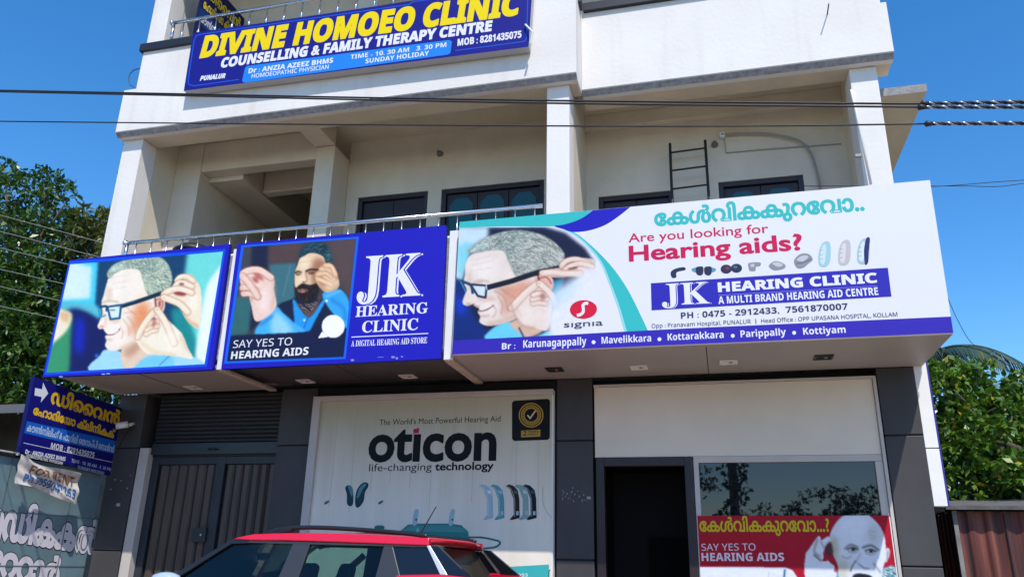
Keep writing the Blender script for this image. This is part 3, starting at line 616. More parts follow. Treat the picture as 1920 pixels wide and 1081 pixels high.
# white panel over door and window
shop = mat('white_shop_panel', (.70, .615, .51), .45, noise=.07, nscale=1.5)
part('white_fascia_panel', (-1.255, 1.515, 8.315, 8.41, 2.52, 3.26), m=shop, bevel=.004)
part('panel_edge_trim', (-1.26, 1.52, 8.29, 8.33, 3.262, 3.285), (1.518, 1.548, 8.29, 8.41, .36, 3.285), m=FRAMEW, bevel=.003)
part('window_frame', (-.255, -.205, 8.31, 8.40, .36, 2.519), (-.205, 1.515, 8.31, 8.40, 2.458, 2.519), (1.445, 1.515, 8.31, 8.40, .36, 2.456), (-.205, 1.445, 8.31, 8.40, .36, 1.0), m=FRAMEW, bevel=.003)
gl = bpy.data.materials.new('tinted_shop_glass'); gl.use_nodes = True; q = gl.node_tree.nodes['Principled BSDF']
q.inputs['Base Color'].default_value = (.006, .008, .010, 1); q.inputs['Roughness'].default_value = .015; q.inputs['IOR'].default_value = 1.6; q.inputs['Specular IOR Level'].default_value = .5
part('window_pane', (-.2045, 1.4445, 8.345, 8.36, 1.0, 2.4575), m=gl, bevel=0)
dr = MB(); dr.box(-1.245, -1.16, 8.30, 8.42, .36, 2.515, DOORBROWN); dr.box(-.345, -.26, 8.30, 8.42, .36, 2.515, DOORBROWN); dr.box(-1.159, -.346, 8.30, 8.42, 2.43, 2.515, DOORBROWN)
door = dr.build('door_frame', B, bevel=.005)
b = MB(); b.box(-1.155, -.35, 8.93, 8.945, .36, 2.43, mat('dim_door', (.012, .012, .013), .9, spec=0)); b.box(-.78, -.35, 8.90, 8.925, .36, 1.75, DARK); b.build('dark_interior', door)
# canopy soffits behind the signs
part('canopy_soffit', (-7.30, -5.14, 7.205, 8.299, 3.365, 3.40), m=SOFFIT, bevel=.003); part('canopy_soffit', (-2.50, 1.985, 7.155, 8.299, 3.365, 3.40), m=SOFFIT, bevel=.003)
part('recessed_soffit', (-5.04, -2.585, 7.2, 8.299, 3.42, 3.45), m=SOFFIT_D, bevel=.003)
for x in (-6.2, -3.8, -.05): b = MB(); b.box(x-.003, x+.003, 7.21, 8.298, 3.361, 3.3645 if x != -3.8 else 3.3642, JOINT); b.build('panel_joint', B)
part('canopy_box', (-7.22, -2.55, 7.21, 7.598, 3.46, 4.66), (-2.45, 1.93, 7.16, 7.968, 3.401, 4.68), m=CONC, bevel=0)
part('canopy_slab', (-7.30, 1.98, 7.6, 11, 3.451, 3.60), m=CONC, bevel=0)
# first storey
part('left_wall', (-7.46, -7.17, 8.025, 12.9, 3.601, 6.975), m=INNER); part('left_wall', (-7.169, -6.76, 8.45, 12.9, 3.601, 6.974), m=INNER)
part('column', (-7.465, -7.165, 7.74, 8.02, 3.601, ZS)); part('column', (-1.672, -1.41, 7.74, 8.03, 3.601, ZS)); part('column', (1.66, 1.94, 8.12, 8.45, 3.601, ZS)); part('column', (-4.99, -4.72, 8.45, 8.899, 3.601, ZS), m=INNER)
part('parapet', (-7.5, -1.30, 7.60, 7.737, 3.601, 4.86)); part('parapet', (-1.30, 2.08, 7.97, 8.11, 3.601, 4.86))
part('floor_slab', (-7.16, 2.1, 7.738, 7.968, 3.602, 3.64), m=CONC, bevel=0)
part('inner_wall', (-4.72, -4.54, 8.90, 9.10, 3.64, 6.98), (-4.54, -3.53, 8.90, 9.10, 6.12, 6.98), (-3.53, -3.34, 8.90, 9.10, 3.64, 6.98), (-3.34, -1.95, 8.90, 9.10, 6.12, 6.98), (-3.34, -1.95, 8.9, 9.1, 3.64, 4.7), (-1.95, -1.42, 8.90, 9.10, 3.64, 6.98), m=INNER, bevel=0)
part('inner_wall', (-1.42, -1.27, 9.0, 9.2, 3.64, 6.98), (-1.27, -.34, 9.0, 9.2, 5.85, 6.98), (-.34, .20, 9.0, 9.2, 3.64, 6.98), (.20, 1.18, 9.0, 9.2, 5.90, 6.98), (.2, 1.18, 9, 9.2, 3.64, 4.6), (1.18, 1.70, 9.0, 9.2, 3.64, 6.98), m=INNER, bevel=0)
part('wall_beam', (-1.42, 1.70, 8.90, 8.998, 6.78, 6.98), m=INNER)
part('partition_wall', (-1.66, -1.42, 8.031, 8.898, 3.64, 6.98), m=INNER, bevel=0); part('right_wall', (1.70, 1.93, 8.451, 12.9, 3.64, 6.98), m=INNER, bevel=0)
part('cross_beam', (-6.759, -4.991, 8.46, 8.66, 6.53, 6.975), m=INNER); part('lintel', (-6.2, -4.73, 9.15, 9.3, 6.48, 6.975), m=INNER); part('side_beam', (-6.758, -6.22, 8.662, 12, 6.46, 6.976), m=INNER)
part('ceiling_slab', (-7.17, -1.31, 8.021, 12.9, 6.98, 7.1), (-1.309, 1.95, 8.112, 12.9, 6.98, 7.1), m=CEIL, bevel=0)
part('stair_well', (-6.2, -4.73, 11.0, 11.1, 3.64, 6.97), (-4.725, -4.6, 9.3, 11.1, 3.64, 6.97), m=mat('unlit_stairwell', (.06, .055, .05), .8), bevel=0)  # near-black walls carry the darkness of the unlit opening in their colour
part('overhang_beam', (-7.5, -1.31, 7.735, 8.02, ZS+.002, 6.979), (-1.31, 2.10, 8.10, 8.36, ZS+.002, 6.979), (-5.02, -4.72, 8.021, 8.455, ZS+.002, 6.978), m=CEIL)
# dark rooms, doors and windows behind the balconies
GREEN = mat('green_window_glass', (.006, .06, .045), .08, spec=.6)
def opening(kind, x0, x1, z0, z1, y, leaves, zoff=0):
    f = MB(); w = .06
    for q in ((x0, x0+w, z0, z1), (x1-w, x1, z0, z1), (x0+w, x1-w, z1-w, z1)): f.box(q[0], q[1], y+.02, y+.12, q[2], q[3], DOORBROWN)
    o = f.build(kind, B, bevel=.004); b = MB(); n = leaves; L = (x1-x0-2*w)/n
    for i in range(n):
        a = x0+w+i*L; b.box(a+.004, a+L-.004, y+.06, y+.10, z0+.01, z1-w-.005, DOORBROWN)
    b.build('leaf', o, bevel=.003)
    if kind == 'balcony_window':
        for i in range(n):
            a = x0+w+i*L; g = MB(); t = z1-w-.07
            ring = [(a+.05, z0+.08), (a+L-.05, z0+.08), (a+L-.05, t-.10), (a+L*.68, t), (a+L*.32, t), (a+.05, t-.10)]
            g.prism([(p[0], y+.045, p[1]) for p in ring], [(p[0], y+.058, p[1]) for p in ring], GREEN); g.build('pane', o)
    return o
opening('balcony_door', -4.54, -3.53, 3.64, 6.12, 8.90, 2); opening('balcony_window', -3.34, -1.95, 4.7, 6.12, 8.90, 3); opening('balcony_door', -1.27, -.34, 3.64, 5.85, 9.0, 2); opening('balcony_window', .20, 1.18, 4.6, 5.90, 9.0, 2)
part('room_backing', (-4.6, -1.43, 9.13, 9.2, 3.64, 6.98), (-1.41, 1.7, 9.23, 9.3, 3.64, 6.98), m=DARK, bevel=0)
# second storey
def parapet2(x0l, x0u, x1, x1u, y, zt):
    b = MB(); c = .055
    b.prism([(x0l, y+.062, ZS), (x0l, y, ZS+c), (x0l, y+.14, ZS+c), (x0l, y+.14, ZS)], [(x1, y+.062, ZS), (x1, y, ZS+c), (x1, y+.14, ZS+c), (x1, y+.14, ZS)], WALL)
    rg = list(dict.fromkeys(((x0l, ZS+c), (x1, ZS+c), (x1, 7.4), (x1u, 7.4), (x1u, zt), (x0u, zt), (x0u, 7.4), (x0l, 7.4))))
    b.prism([(x, y, z) for x, z in rg], [(x, y+.14, z) for x, z in rg], WALL)
    o = b.build('parapet', B)
    e = MB(); e.prism([(x0l+.002, y-.003, ZS+c+.004), (x0l+.002, y+.058, ZS-.004), (x0l+.002, y+.061, ZS-.001), (x0l+.002, y, ZS+c+.004)], [(x1-.002, y-.003, ZS+c+.004), (x1-.002, y+.058, ZS-.004), (x1-.002, y+.061, ZS-.001), (x1-.002, y, ZS+c+.004)], EDGE); e.build('chamfer_shade', o)  # thin strip laid over the downward chamfer, its shade painted in grey
parapet2(-7.5, -7.31, -1.30, -1.30, 7.60, 7.98); parapet2(-1.30, -1.30, 2.105, 2.045, 7.97, 7.84)
part('coping_band', (-7.36, -1.27, 7.56, 7.745, 7.981, 8.10), m=BLACKBAND); part('coping_band', (-1.269, 2.05, 7.92, 8.12, 7.841, 7.96), m=BLACKBAND)
part('coping_band', (-1.31, -1.27, 7.746, 7.919, 7.842, 7.959), m=BLACKBAND)
part('parapet_return', (-1.44, -1.301, 7.741, 7.968, ZS+.003, 7.84))
part('column', (-7.45, -7.17, 7.76, 8.05, 7.101, 10.2)); part('column', (-1.67, -1.40, 7.76, 8.05, 7.101, 10.2)); part('column', (1.66, 1.94, 8.13, 8.45, 7.101, 10.2)); part('column', (-4.6, -4.3, 8.45, 8.89, 7.101, 10.2), m=INNER)
part('inner_wall', (-7.16, -3.62, 8.90, 9.1, 7.101, 10.2), (-3.62, -2.5, 8.9, 9.1, 9.35, 10.2), (-2.5, 1.7, 8.90, 9.10, 7.101, 10.2), m=INNER, bevel=0)
opening('balcony_door', -3.62, -2.5, 7.12, 9.35, 8.9, 2)
part('roof_slab', (-7.8, 2.3, 7.3, 12.9, 10.2, 10.4), m=CEIL)
part('left_wall', (-7.45, -7.18, 8.051, 12.9, 7.101, 10.199), m=WALL, bevel=0); part('right_wall', (1.7, 1.93, 9.1, 12.9, 7.101, 10.199), m=WALL, bevel=0)
part('rear_wall', (-7.46, 1.93, 12.9, 13.1, 0, 10.2), bevel=0)
part('sunshade', (1.941, 2.45, 8.29, 10.6, 6.41, 6.50), m=CEIL, bevel=.004); b = MB(); b.box(1.941, 2.453, 8.283, 8.2885, 6.405, 6.503, CONC); b.build('sunshade_edge', B)

# ---------------------------------------------------------------- steel railings
def railing(label, x0, x1, y, zb, zt, n, bulb):
    t = thing('balcony_railing', ((x0+x1)/2, y, zb), label, 'railing', 'steel railings on the parapets')
    MB().tube([(x0-.02, y, zt), (x1, y, zt)], .024, STEEL, 12).build('top_rail', t, True)
    MB().lathe((x0-.03, y, zt), [(.0, -.02), (.034, -.02), (.04, 0), (.034, .02), (0, .02)], STEEL, axis='x').build('end_cap', t, True)
    MB().tube([(x0, y, zt), (x0, y, zb)], .022, STEEL, 10).build('end_post', t, True)
    h = zt-zb; pr = [(.022, 0), (.022, .008), (.012, .03), (.0085, .06), (.0085, h)] if not bulb else [(.02, 0), (.02, .008), (.009, .03), (.009, .10), (.021, .12), (.021, .135), (.011, .15), (.0085, h)]
    for i in range(n): MB().lathe((x0+(i+.62)*(x1-x0)/n, y, zb), pr, STEEL, 8).build('baluster', t, True)
railing('low steel railing along the first floor parapet behind the hearing aid signs', -6.99, -1.69, 7.63, 4.861, 5.135, 24, False)
railing('low steel railing along the top floor parapet behind the yellow lettered sign', -6.95, -1.75, 7.65, 8.101, 8.44, 20, True)

# ================================================================ signs
def S(x0, y0, sc): return lambda L: [(x0+a/sc, y0+b/sc) for a, b in L]
BLUE, BLUE2, WHITE = (34, 32, 190), (20, 84, 236), (240, 240, 246)
whiteboard = mat('white_sign_box', (.74, .73, .71), .5, noise=.06)
# --- signs over the left shop
t = thing('fitting_signboard', (-6.1, 7.15, 3.3), 'blue framed picture sign of a grey haired man, left end of the row', 'sign')
c1 = S(60, 420, 3.6025); sh = sheet_y(7.15); Q = [(130, 487), (430.5, 456.5), (397.5, 692), (79.5, 706)]
sh.back(Q, .05, (26, 26, 150)); sh.poly(Q, BLUE)
sh.poly(c1([(251, 250), (1307, 166), (1180, 958), (82, 1016)]), BLUE2)
o = sh.done('printed_face', t); pic = c1([(258, 270), (1290, 184), (1165, 942), (98, 1000)])
picture(sh, paint_fitting(), (60, 420), 3.6025, pic, 230, 170, 'printed_picture', t, sh.nxt()); 
sh2 = sheet_y(7.15); sh2.k = 8
for x, y in ((195, 1027), (482, 1010), (515, 1007)): sh2.ell(*c1([(x, y)])[0], 4, 1.2, (150, 170, 240))
sh2.done('scuff_mark', t)
# --- middle sign
t = thing('store_signboard', (-3.8, 7.15, 3.3), 'blue signboard with a bearded man and large white serif letters', 'sign')
c2 = S(400, 400, 3.6043); sh = sheet_y(7.15); Q = [(445, 456), (837, 421.5), (826, 671), (414.5, 691)]
sh.back(Q, .05, (26, 26, 150)); sh.poly(Q, BLUE)
pic = c2([(206, 226), (966, 168), (880, 966), (92, 996)])
sh.poly(c2([(190, 214), (984, 154), (894, 980), (72, 1012)]), (24, 104, 240))
lay = sh.nxt(); W = (244, 244, 248)
jk = ((c2([(968, 560)])[0][0], c2([(0, 574)])[0][1]), (c2([(1398, 0)])[0][0], c2([(0, 551)])[0][1]))
sh.text('JK', jk[0], jk[1], 78, W, 'rb', dx=5.2, dy=1.2); sh.text('JK', jk[0], jk[1], 78, BLUE, 'rb', fat=.018, dx=1.2); sh.text('JK', jk[0], jk[1], 78, W, 'rb')
sh.text('HEARING', (666.4, 593.2), (801.8, 585.6), 19.5, W, 'rb', fat=.01); sh.text('CLINIC', (678.5, 622.4), (783, 617), 21, W, 'rb', fat=.01)
sh.band([(659, 631), (803, 624)], 1.5, W); sh.text('A DIGITAL HEARING AID STORE', (658, 648.6), (800.6, 642.2), 11, W, 'rb')
for x, y, a, b2 in ((940, 988, 8, 5), (1215, 968, 9, 5), (1240, 975, 5, 6), (1275, 965, 5, 3), (1130, 968, 16, 1.2)): sh.ell(*c2([(x, y)])[0], a/2.4, b2/2.6, (150, 150, 230))
sh.done('printed_face', t); l2 = sh.nxt()
picture(sh, paint_bearded(), (400, 400), 3.6043, pic, 210, 190, 'printed_picture', t, l2)
sh2 = sheet_y(7.15); sh2.k = sh.k+1
sh2.text('SAY YES TO', (436.6, 651.3), (547, 645.8), 14, W, 'ss'); sh2.text('HEARING AIDS', (432.7, 672.2), (577.6, 663.8), 14, W, 'sb', fat=.01); sh2.done('slogan', t)
# --- fins between the signs
for lab, xa, yy in (('white upright panel between the two blue picture signs', -5.095, 7.19), ('white upright panel left of the large white billboard', -2.535, 7.19)):
    t = thing('divider_fin', (xa, yy, 3.3), lab, 'panel', 'white panels between the signs')
    b = MB(); b.box(xa-.046, xa+.046, yy, yy+.04, 3.345, 4.73, whiteboard); b.build('front_board', t, bevel=.004)
    b = MB(); b.box(xa-.045, xa+.045, yy+.041, 8.28, 3.335, 3.362, PINE); b.build('wood_batten', t, bevel=.003)
# --- white billboard
t = thing('hearing_billboard', (-.2, 7.10, 3.35), 'long white and purple billboard with red and teal lettering on the right', 'sign')
c3 = S(830, 370, 3.4875); c4 = S(1150, 320, 2.9538); sh = sheet_y(7.10); Q = [(862, 415.5), (1743.5, 337), (1787.5, 623), (847.5, 663.5)]
sh.back(Q, .05, whiteboard); sh.poly(Q, WHITE); sh.nxt()
pic = [(861, 425.5), (1120, 425), (1120, 636), (849, 642)]
TEAL, TEAL2, PUR = (58, 196, 196), (160, 226, 232), (56, 44, 182)
sh.done('printed_face', t); lp = sh.nxt(); picture(sh, paint_billboard(), (830, 370), 3.4875, pic, 240, 200, 'printed_picture', t, lp, .77)
sh.mb = MB(); sh.k += 2
edge_o = c3([(720, 186), (800, 208), (880, 248), (960, 318), (1040, 418), (1100, 558), (1160, 720), (1206, 880)]); edge_i = c3([(1345, 874), (1292, 760), (1222, 620), (1152, 510), (1080, 420), (980, 320), (900, 252), (850, 222)])
sm = lambda P: [tuple(p) for p in Paint.smooth(P, False, 5)]
sh.poly(sm(c3([(700, 186), (790, 212), (870, 254), (948, 324), (1028, 424), (1086, 562), (1144, 722), (1188, 882)]))+sm(edge_i), TEAL2)
sh.poly(sm(edge_o)+sm(edge_i), TEAL)
sh.poly(sm(c3([(980, 82), (930, 122), (870, 152), (790, 176), (720, 187), (600, 190), (400, 188), (105, 197)]))+c3([(113, 158)]), TEAL)
sh.poly(sm(c3([(982, 82), (930, 122), (870, 152), (790, 176), (730, 186), (790, 206), (850, 224), (950, 216), (1060, 180), (1150, 122), (1228, 60)])), BLUE)
sh.poly([(847.5, 663.5), (1787.5, 623), (1783, 592.5), (1300, 614), (849.3, 637.5)], PUR)
for w, a, b2, h in (('Br :', (941, 654), (966, 652.7), 11.5), ('Karunagappally', (981, 651), (1099.5, 645.5), 15), ('Mavelikkara', (1128, 643.4), (1221, 639), 13.5), ('Kottarakkara', (1252, 637.4), (1357, 632.4), 13.5), ('Parippally', (1389, 631.4), (1474, 627.4), 13.5), ('Kottiyam', (1506.5, 626.5), (1586, 622.8), 13.5)): sh.text(w, a, b2, h, W, 'sb')
for x, y in ((1113, 640.5), (1236.5, 635), (1374, 628.6), (1489, 623)): sh.ell(x, y, 3.6, 3.6, W, 16)
sh.text('േകൾവികകുറേവാ..', (1228.5, 422.5), (1620, 393), 33, TEAL, fat=.045, kern={5: -.18})
CR = (212, 24, 88)
sh.text('Are you looking for', (1178.8, 454), (1441, 435.5), 16.5, CR, fat=.014); sh.text('Hearing aids?', (1181, 489), (1504, 467), 28, CR, fat=.04)
# small products
DK = (44, 56, 84); G1, G2 = (150, 152, 160), (206, 208, 214)
sh.poly(c4([(318, 560), (345, 540), (392, 532), (398, 548), (352, 560), (348, 588), (325, 590)]), DK, True)
for x, f in ((478, 1), (524, -1)):
    sh.poly(c4([(x-20*f, 535), (x-44*f, 542), (x-38*f, 556), (x-16*f, 560)]), (96, 160, 190), True); sh.poly(c4([(x-20, 535), (x, 528), (x+20, 533), (x+18, 570), (x-2, 578), (x-19, 566)]), DK, True)
sh.ell(*c4([(625, 543)])[0], 10.5, 8.5, (60, 50, 84)); sh.ell(*c4([(682, 538)])[0], 10.5, 8.5, DK); sh.ell(*c4([(632, 538)])[0], 4, 3, (120, 70, 96)); sh.ell(*c4([(676, 532)])[0], 4, 3, (90, 110, 140))
sh.poly(c4([(750, 510), (790, 505), (816, 508), (812, 526), (790, 530), (786, 552), (756, 552), (748, 530)]), G1, True); sh.poly(c4([(760, 516), (782, 514), (780, 530), (762, 532)]), G2)
sh.poly(c4([(862, 522), (890, 500), (920, 502), (952, 520), (944, 540), (900, 550), (872, 540)]), G1, True); sh.poly(c4([(880, 512), (910, 504), (940, 520), (912, 530)]), G2, True)
sh.poly(c4([(1000, 500), (1020, 470), (1050, 456), (1086, 462), (1104, 490), (1080, 512), (1050, 536), (1018, 536)]), G1, True); sh.poly(c4([(1016, 490), (1050, 468), (1080, 474), (1050, 500)]), G2, True); sh.band(c4([(1012, 512), (1050, 508), (1096, 488)]), 2, (110, 110, 120))
for x, cA, cB in ((1170, (170, 214, 224), (216, 236, 240)), (1280, (206, 200, 200), (230, 226, 226)), (1385, (176, 206, 220), (226, 238, 242))):
    d = -8*(x-1170)/110
    sh.poly(c4([(x-34, 500+d), (x-30, 440+d), (x-8, 396+d), (x+24, 392+d), (x+34, 430+d), (x+30, 500+d), (x+8, 528+d), (x-24, 526+d)]), cA, True); sh.poly(c4([(x-24, 500+d), (x-20, 440+d), (x-4, 408+d), (x+8, 420+d), (x+2, 500+d), (x-10, 516+d)]), cB, True)
    for k in (0, 1, 2): sh.band(c4([(x-26, 440+k*24+d), (x-10, 438+k*24+d)]), 1, G1)
sh.poly(c4([(1392, 510), (1388, 440), (1398, 380), (1412, 366), (1421, 380), (1414, 450), (1412, 500), (1402, 518)]), (40, 50, 110), True)
# name box
BX = (50, 44, 184)
sh.poly([(1220.4, 530.3), (1664.6, 501.2), (1671.4, 555), (1221.8, 580.8)], BX)
sh.text('JK', (1241.5, 572), (1331, 567.6), 40, W, 'rb', dx=3, dy=.8); sh.text('JK', (1241.5, 572), (1331, 567.6), 40, BX, 'rb', fat=.02, dx=.8); sh.text('JK', (1241.5, 572), (1331, 567.6), 40, W, 'rb')
sh.text('HEARING CLINIC', (1347.5, 546.4), (1644.5, 528.6), 17, W, 'sb', fat=.04); sh.band([(1347, 553), (1644, 535.4)], .8, (150, 150, 220)); sh.text('A MULTI BRAND HEARING AID CENTRE', (1347.5, 569), (1647, 552), 13.6, W, 'sb', fat=.01)
NV = (48, 50, 96)
sh.text('PH : 0475 - 2912433,  7561870007', (1277, 596.4), (1590, 579.2), 11.3, NV, 'sb'); sh.text('Opp : Pranavam Hospital, PUNALUR', (1222, 614.2), (1408, 605.6), 8.2, NV, 'ss'); sh.band([(1417.5, 606.5), (1417, 597)], 1.4, NV); sh.text('Head Office : OPP UPASANA HOSPITAL, KOLLAM', (1427.5, 604.6), (1683, 592.2), 8.2, NV, 'ss')
# round logo with script word
sh.ell(1094, 579.2, 25.4, 17.3, (226, 28, 66), 40, rot=-.05)
sh.band(c3([(952, 692), (935, 690), (918, 702), (920, 724), (918, 748), (900, 764), (878, 768)]), 5.5, W, smooth=True)
sh.text('sıgnıa', (1057.5, 613), (1130.5, 609), 7.6, (60, 64, 96), fat=.004)
sh.done('lettering', t)
# --- yellow lettered sign on the top parapet
t = thing('homoeopathy_signboard', (-4.1, 7.47, 7.1), 'dark blue sign with slanted yellow letters hung on the top parapet', 'sign')
ca = S(200, 0, 3); cb = S(640, 0, 3); sh = sheet_y(7.47); Q = [(362, 61.5), (999, -31), (991, 87.5), (344.5, 170)]
DB = (28, 30, 140); CY = (40, 140, 240); YEL = (255, 226, 0)
sh.back(Q, .11, mat('grey_sign_back', (.42, .42, .42), .6)); sh.poly(Q, DB)
sh.band(ca([(745, 446), (490, 482), (462, 474), (458, 455), (492, 225), (505, 200), (530, 192), (1000, 125), (1700, 25)])+cb([(400, 10), (1020, -78), (1046, -70), (1050, -40), (1042, 215), (1030, 232), (640, 284)]), 1.6, (30, 96, 220))
sh.poly(ca([(762, 452), (778, 382), (790, 370)])+cb([(605, 224), (622, 232), (614, 296), (600, 306)])+ca([(785, 464), (768, 462)]), CY)
sh.text('DIVINE HOMOEO CLINIC', (375.7, 107), (970, 26), 37, YEL, 'sb', fat=.06, shear=.10); sh.text('COUNSELLING & FAMILY THERAPY CENTRE', (413.5, 126.3), (920.5, 57.3), 17, W, 'sb', fat=.05, shear=.08)
sh.text('Dr : ANZIA AZEEZ BHMS', (465.7, 137), (624, 117), 8.6, W, 'sb', fat=.02); sh.text('HOMOEOPATHIC PHYSICIAN', (471.5, 146), (615.7, 128.6), 7.4, W, 'ss', fat=.02); sh.text('TIME - 10. 30 AM   3. 30 PM', (657, 110.6), (836.7, 87.4), 8, W, 'sb'); sh.text('SUNDAY HOLIDAY', (685, 118.6), (804, 103.4), 8.4, W, 'sb')
sh.text('MOB : 8281435075', (858, 85.6), (977.5, 70), 12.5, W, 'sb', fat=.03); sh.text('PUNALUR', (375, 150.8), (421.7, 145.6), 8, W, 'si', fat=.05)
sh.done('printed_face', t)
b = MB(); b.tube([tuple(on_y(985, 46, 7.45)), tuple(on_y(999, 60, 7.40)), tuple(on_y(994, 82, 7.42))], .012, PLASTICW); b.build('loose_strip', t)
b = MB()
for x in (-5.6, -3.9, -2.3): b.box(x, x+.04, 7.575, 7.598, 7.2, 7.9, BLACKM)
b.build('bracket', t)
# --- dark board in the top balcony
t = thing('balcony_board', (-6.6, 8.2, 7.9), 'dark blue board with yellow and white lettering inside the top balcony', 'sign')
sh = sheet_x(-6.75); Q = [(357, -60), (440, -50), (428, 60), (352, 62)]; c5 = S(200, 0, 4.0036)
zQ = [(-6.75, 7.86, 9.4), (-6.75, 8.86, 9.4), (-6.75, 8.86, 8.12), (-6.75, 7.86, 8.12)]
sh.hit = lambda x, y: np.array([-6.75, 7.86+x, 9.4-y])
sh.back([(0, 0), (1, 0), (1, 1.28), (0, 1.28)], .04, (20, 22, 70)); sh.poly([(0, 0), (1, 0), (1, 1.28), (0, 1.28)], (22, 26, 96)); sh.poly([(0, .56), (1, .46), (1, .72), (0, .82)], (20, 60, 130))
sh.text('ഡിൈവൻ', (.08, .30), (.92, .26), .2, YEL, fat=.03); sh.text('േഹാമിേയാ ക്ലിനിക്', (.06, .52), (.94, .44), .16, YEL, fat=.03); sh.text('കൗൺസിലിംഗ് & ഫാമിലി', (.05, .76), (.95, .68), .14, W, fat=.02)
sh.text('MOB : 8281435075', (.2, .94), (.92, .88), .08, W, 'sb'); sh.text('Dr : ANZIA AZEEZ BHMS', (.06, 1.06), (.6, 1.02), .05, W, 'sb'); sh.done('printed_face', t)
# --- direction sign at the left pillar
t = thing('direction_signboard', (-7.2, 7.6, 2.3), 'dark blue arrow sign with yellow Malayalam lettering at the left pillar', 'sign')
c6 = S(0, 680, 2.697); sh = sheet_x(-7.20); Q = [(65, 705), (233, 766), (210, 891), (36, 846)]
NB = (24, 26, 122)
sh.back(Q, .05, (18, 20, 96)); sh.poly(Q, NB)
sh.poly(c6([(136, 292), (597, 395), (588, 460), (122, 352)]), (28, 108, 210))
sh.poly(c6([(178, 124), (213, 132), (218, 98), (244, 152), (206, 198), (211, 170), (174, 162)]), W)
Y2 = (255, 204, 24)
sh.text('ഡിൈവൻ', (95, 754), (222, 795), 31, Y2, fat=.05); sh.text('േഹാമിേയാ ക്ലിനികക്', (62, 775), (214, 820), 19, Y2, fat=.05, kern={15: -.2})
sh.text('കൗൺസിലിംഗ് & ഫാമിലി െതറാപ്പി െസൻറർ', (50, 806), (213, 847), 16, (200, 226, 246), fat=.03); sh.text('MOB : 8281435075', (94.5, 839), (176, 857), 11, W, 'sb'); sh.band([(44, 829), (213, 866)], 1, W)
sh.text('Dr : ANZIA AZEEZ BHMS', (47, 849), (122, 863), 8, W, 'sb', fat=.03); sh.text('HOMOEOPATHIC PHYSICIAN', (49, 855.5), (117, 870), 6, W, 'sb'); sh.text('TIME : 10. 30 AM - 3. 30 PM', (133.5, 865), (208, 882), 6.5, (190, 200, 230), 'sb'); sh.text('SUNDAY HOLIDAY', (145, 877), (195, 889), 6, (190, 200, 230), 'sb')
sh.done('printed_face', t)
b = MB(); b.tube([tuple(on_x(56, 752, -7.24)), tuple(on_x(33, 852, -7.24))], .016, PLASTICW); b.build('edge_tube', t)
# --- medical store board
t = thing('medical_store_board', (-7.3, 7.3, 0), 'grey green sheet metal board with huge white Malayalam letters', 'sign')
sh = sheet_x(-7.30); c7 = S(0, 820, 4.142)
sheet_m = mat('painted_sheet_metal', (.16, .25, .28), .38, noise=.25, nscale=2.5, spec=.6); pnt = (-7.3, 5.9, 8.28, .3, 2.50)
yl = lambda y: y
b = MB(); b.box(-7.34, -7.301, 5.6, 8.285, .25, 2.42, sheet_m); b.build('sheet', t, bevel=.004)
b = MB(); b.box(-7.35, -7.27, 5.6, 8.285, 2.421, 2.455, BLACKM); b.box(-7.33, -7.285, 5.6, 8.285, 2.456, 2.475, FRAMEW); b.build('top_rail', t, bevel=.003)
b = MB()
for z in (1.32, 1.86): b.box(-7.2995, -7.2965, 5.6, 8.28, z, z+.012, mat('sheet_seam', (.11, .15, .17), .5))
for y in (6.95, 7.86): b.box(-7.299, -7.296, y, y+.010, .25, 2.42, mat('sheet_seam', (.11, .15, .17), .5))
b.build('seam', t)
BIG = (238, 232, 238); OUT = (24, 28, 34)
for s, p0, p1, h, kn in (('െമഡികകൽ', (-62, 996), (177, 1035), 74, {4: -.2}), ('േററാർ', (-28, 1070), (106, 1098), 58, {1: -.12})):
    sh.k += 3; sh.text(s, p0, p1, h, OUT, fat=.10, kern=kn); sh.k += 2; sh.text(s, p0, p1, h, BIG, fat=.07, kern=kn)
sh.done('lettering', t)
# --- crumpled for-rent cloth
t = thing('rent_banner', (-7.2, 7.3, 2.2), 'crumpled white for rent cloth hanging below the dark blue arrow sign', 'banner')
cl = mat('white_cloth', (.60, .565, .52), .85, noise=.3, nscale=9); N1 = 64; M1 = 36; sh = sheet_x(-7.17)
cor = [np.array(sh.uv(*p)) for p in ((36, 850), (150, 884), (139, 943), (24, 902))]
def clothp(s, tt, off=0):
    p = (1-s)*(1-tt)*cor[0]+s*(1-tt)*cor[1]+s*tt*cor[2]+(1-s)*tt*cor[3]; p = p+np.array([0, -.05*math.sin(math.pi*s)*(1-tt)-.015*math.sin(7*s+2*tt)])
    return sh.P(p, .018*math.sin(7*s*tt+3*s)+.008*math.sin(14*tt-6*s)+.03*math.exp(-((s-tt*.8-.1)/.08)**2)+.02+off)
vs = [clothp(i/N1, j/M1) for j in range(M1+1) for i in range(N1+1)]; fs = [(j*(N1+1)+i, (j+1)*(N1+1)+i, (j+1)*(N1+1)+i+1, j*(N1+1)+i+1) for j in range(M1) for i in range(N1)]
MB().add(vs, fs, cl).build('cloth', t, True)
def on_cloth(s, x0, x1, yb, yt, col, kind):              # lettering pressed onto the folds
    g = glyphs(s, kind); A = np.concatenate([q[0] for q in g]); a0, a1, tp = A[:, 0].min(), A[:, 0].max(), A[:, 1].max(); b = MB()
    for o, hs in g:
        rs = [[Vector((p[0]*100, p[1]*100, 0)) for p in q] for q in [o]+hs]; tri = tessellate_polygon(rs); fl = [p for q in rs for p in q]
        b.add([clothp(x0+(p.x/100-a0)/(a1-a0)*(x1-x0), yb+(yt-yb)*p.y/100/tp, .007) for p in fl], tri, ink(col))
    return b
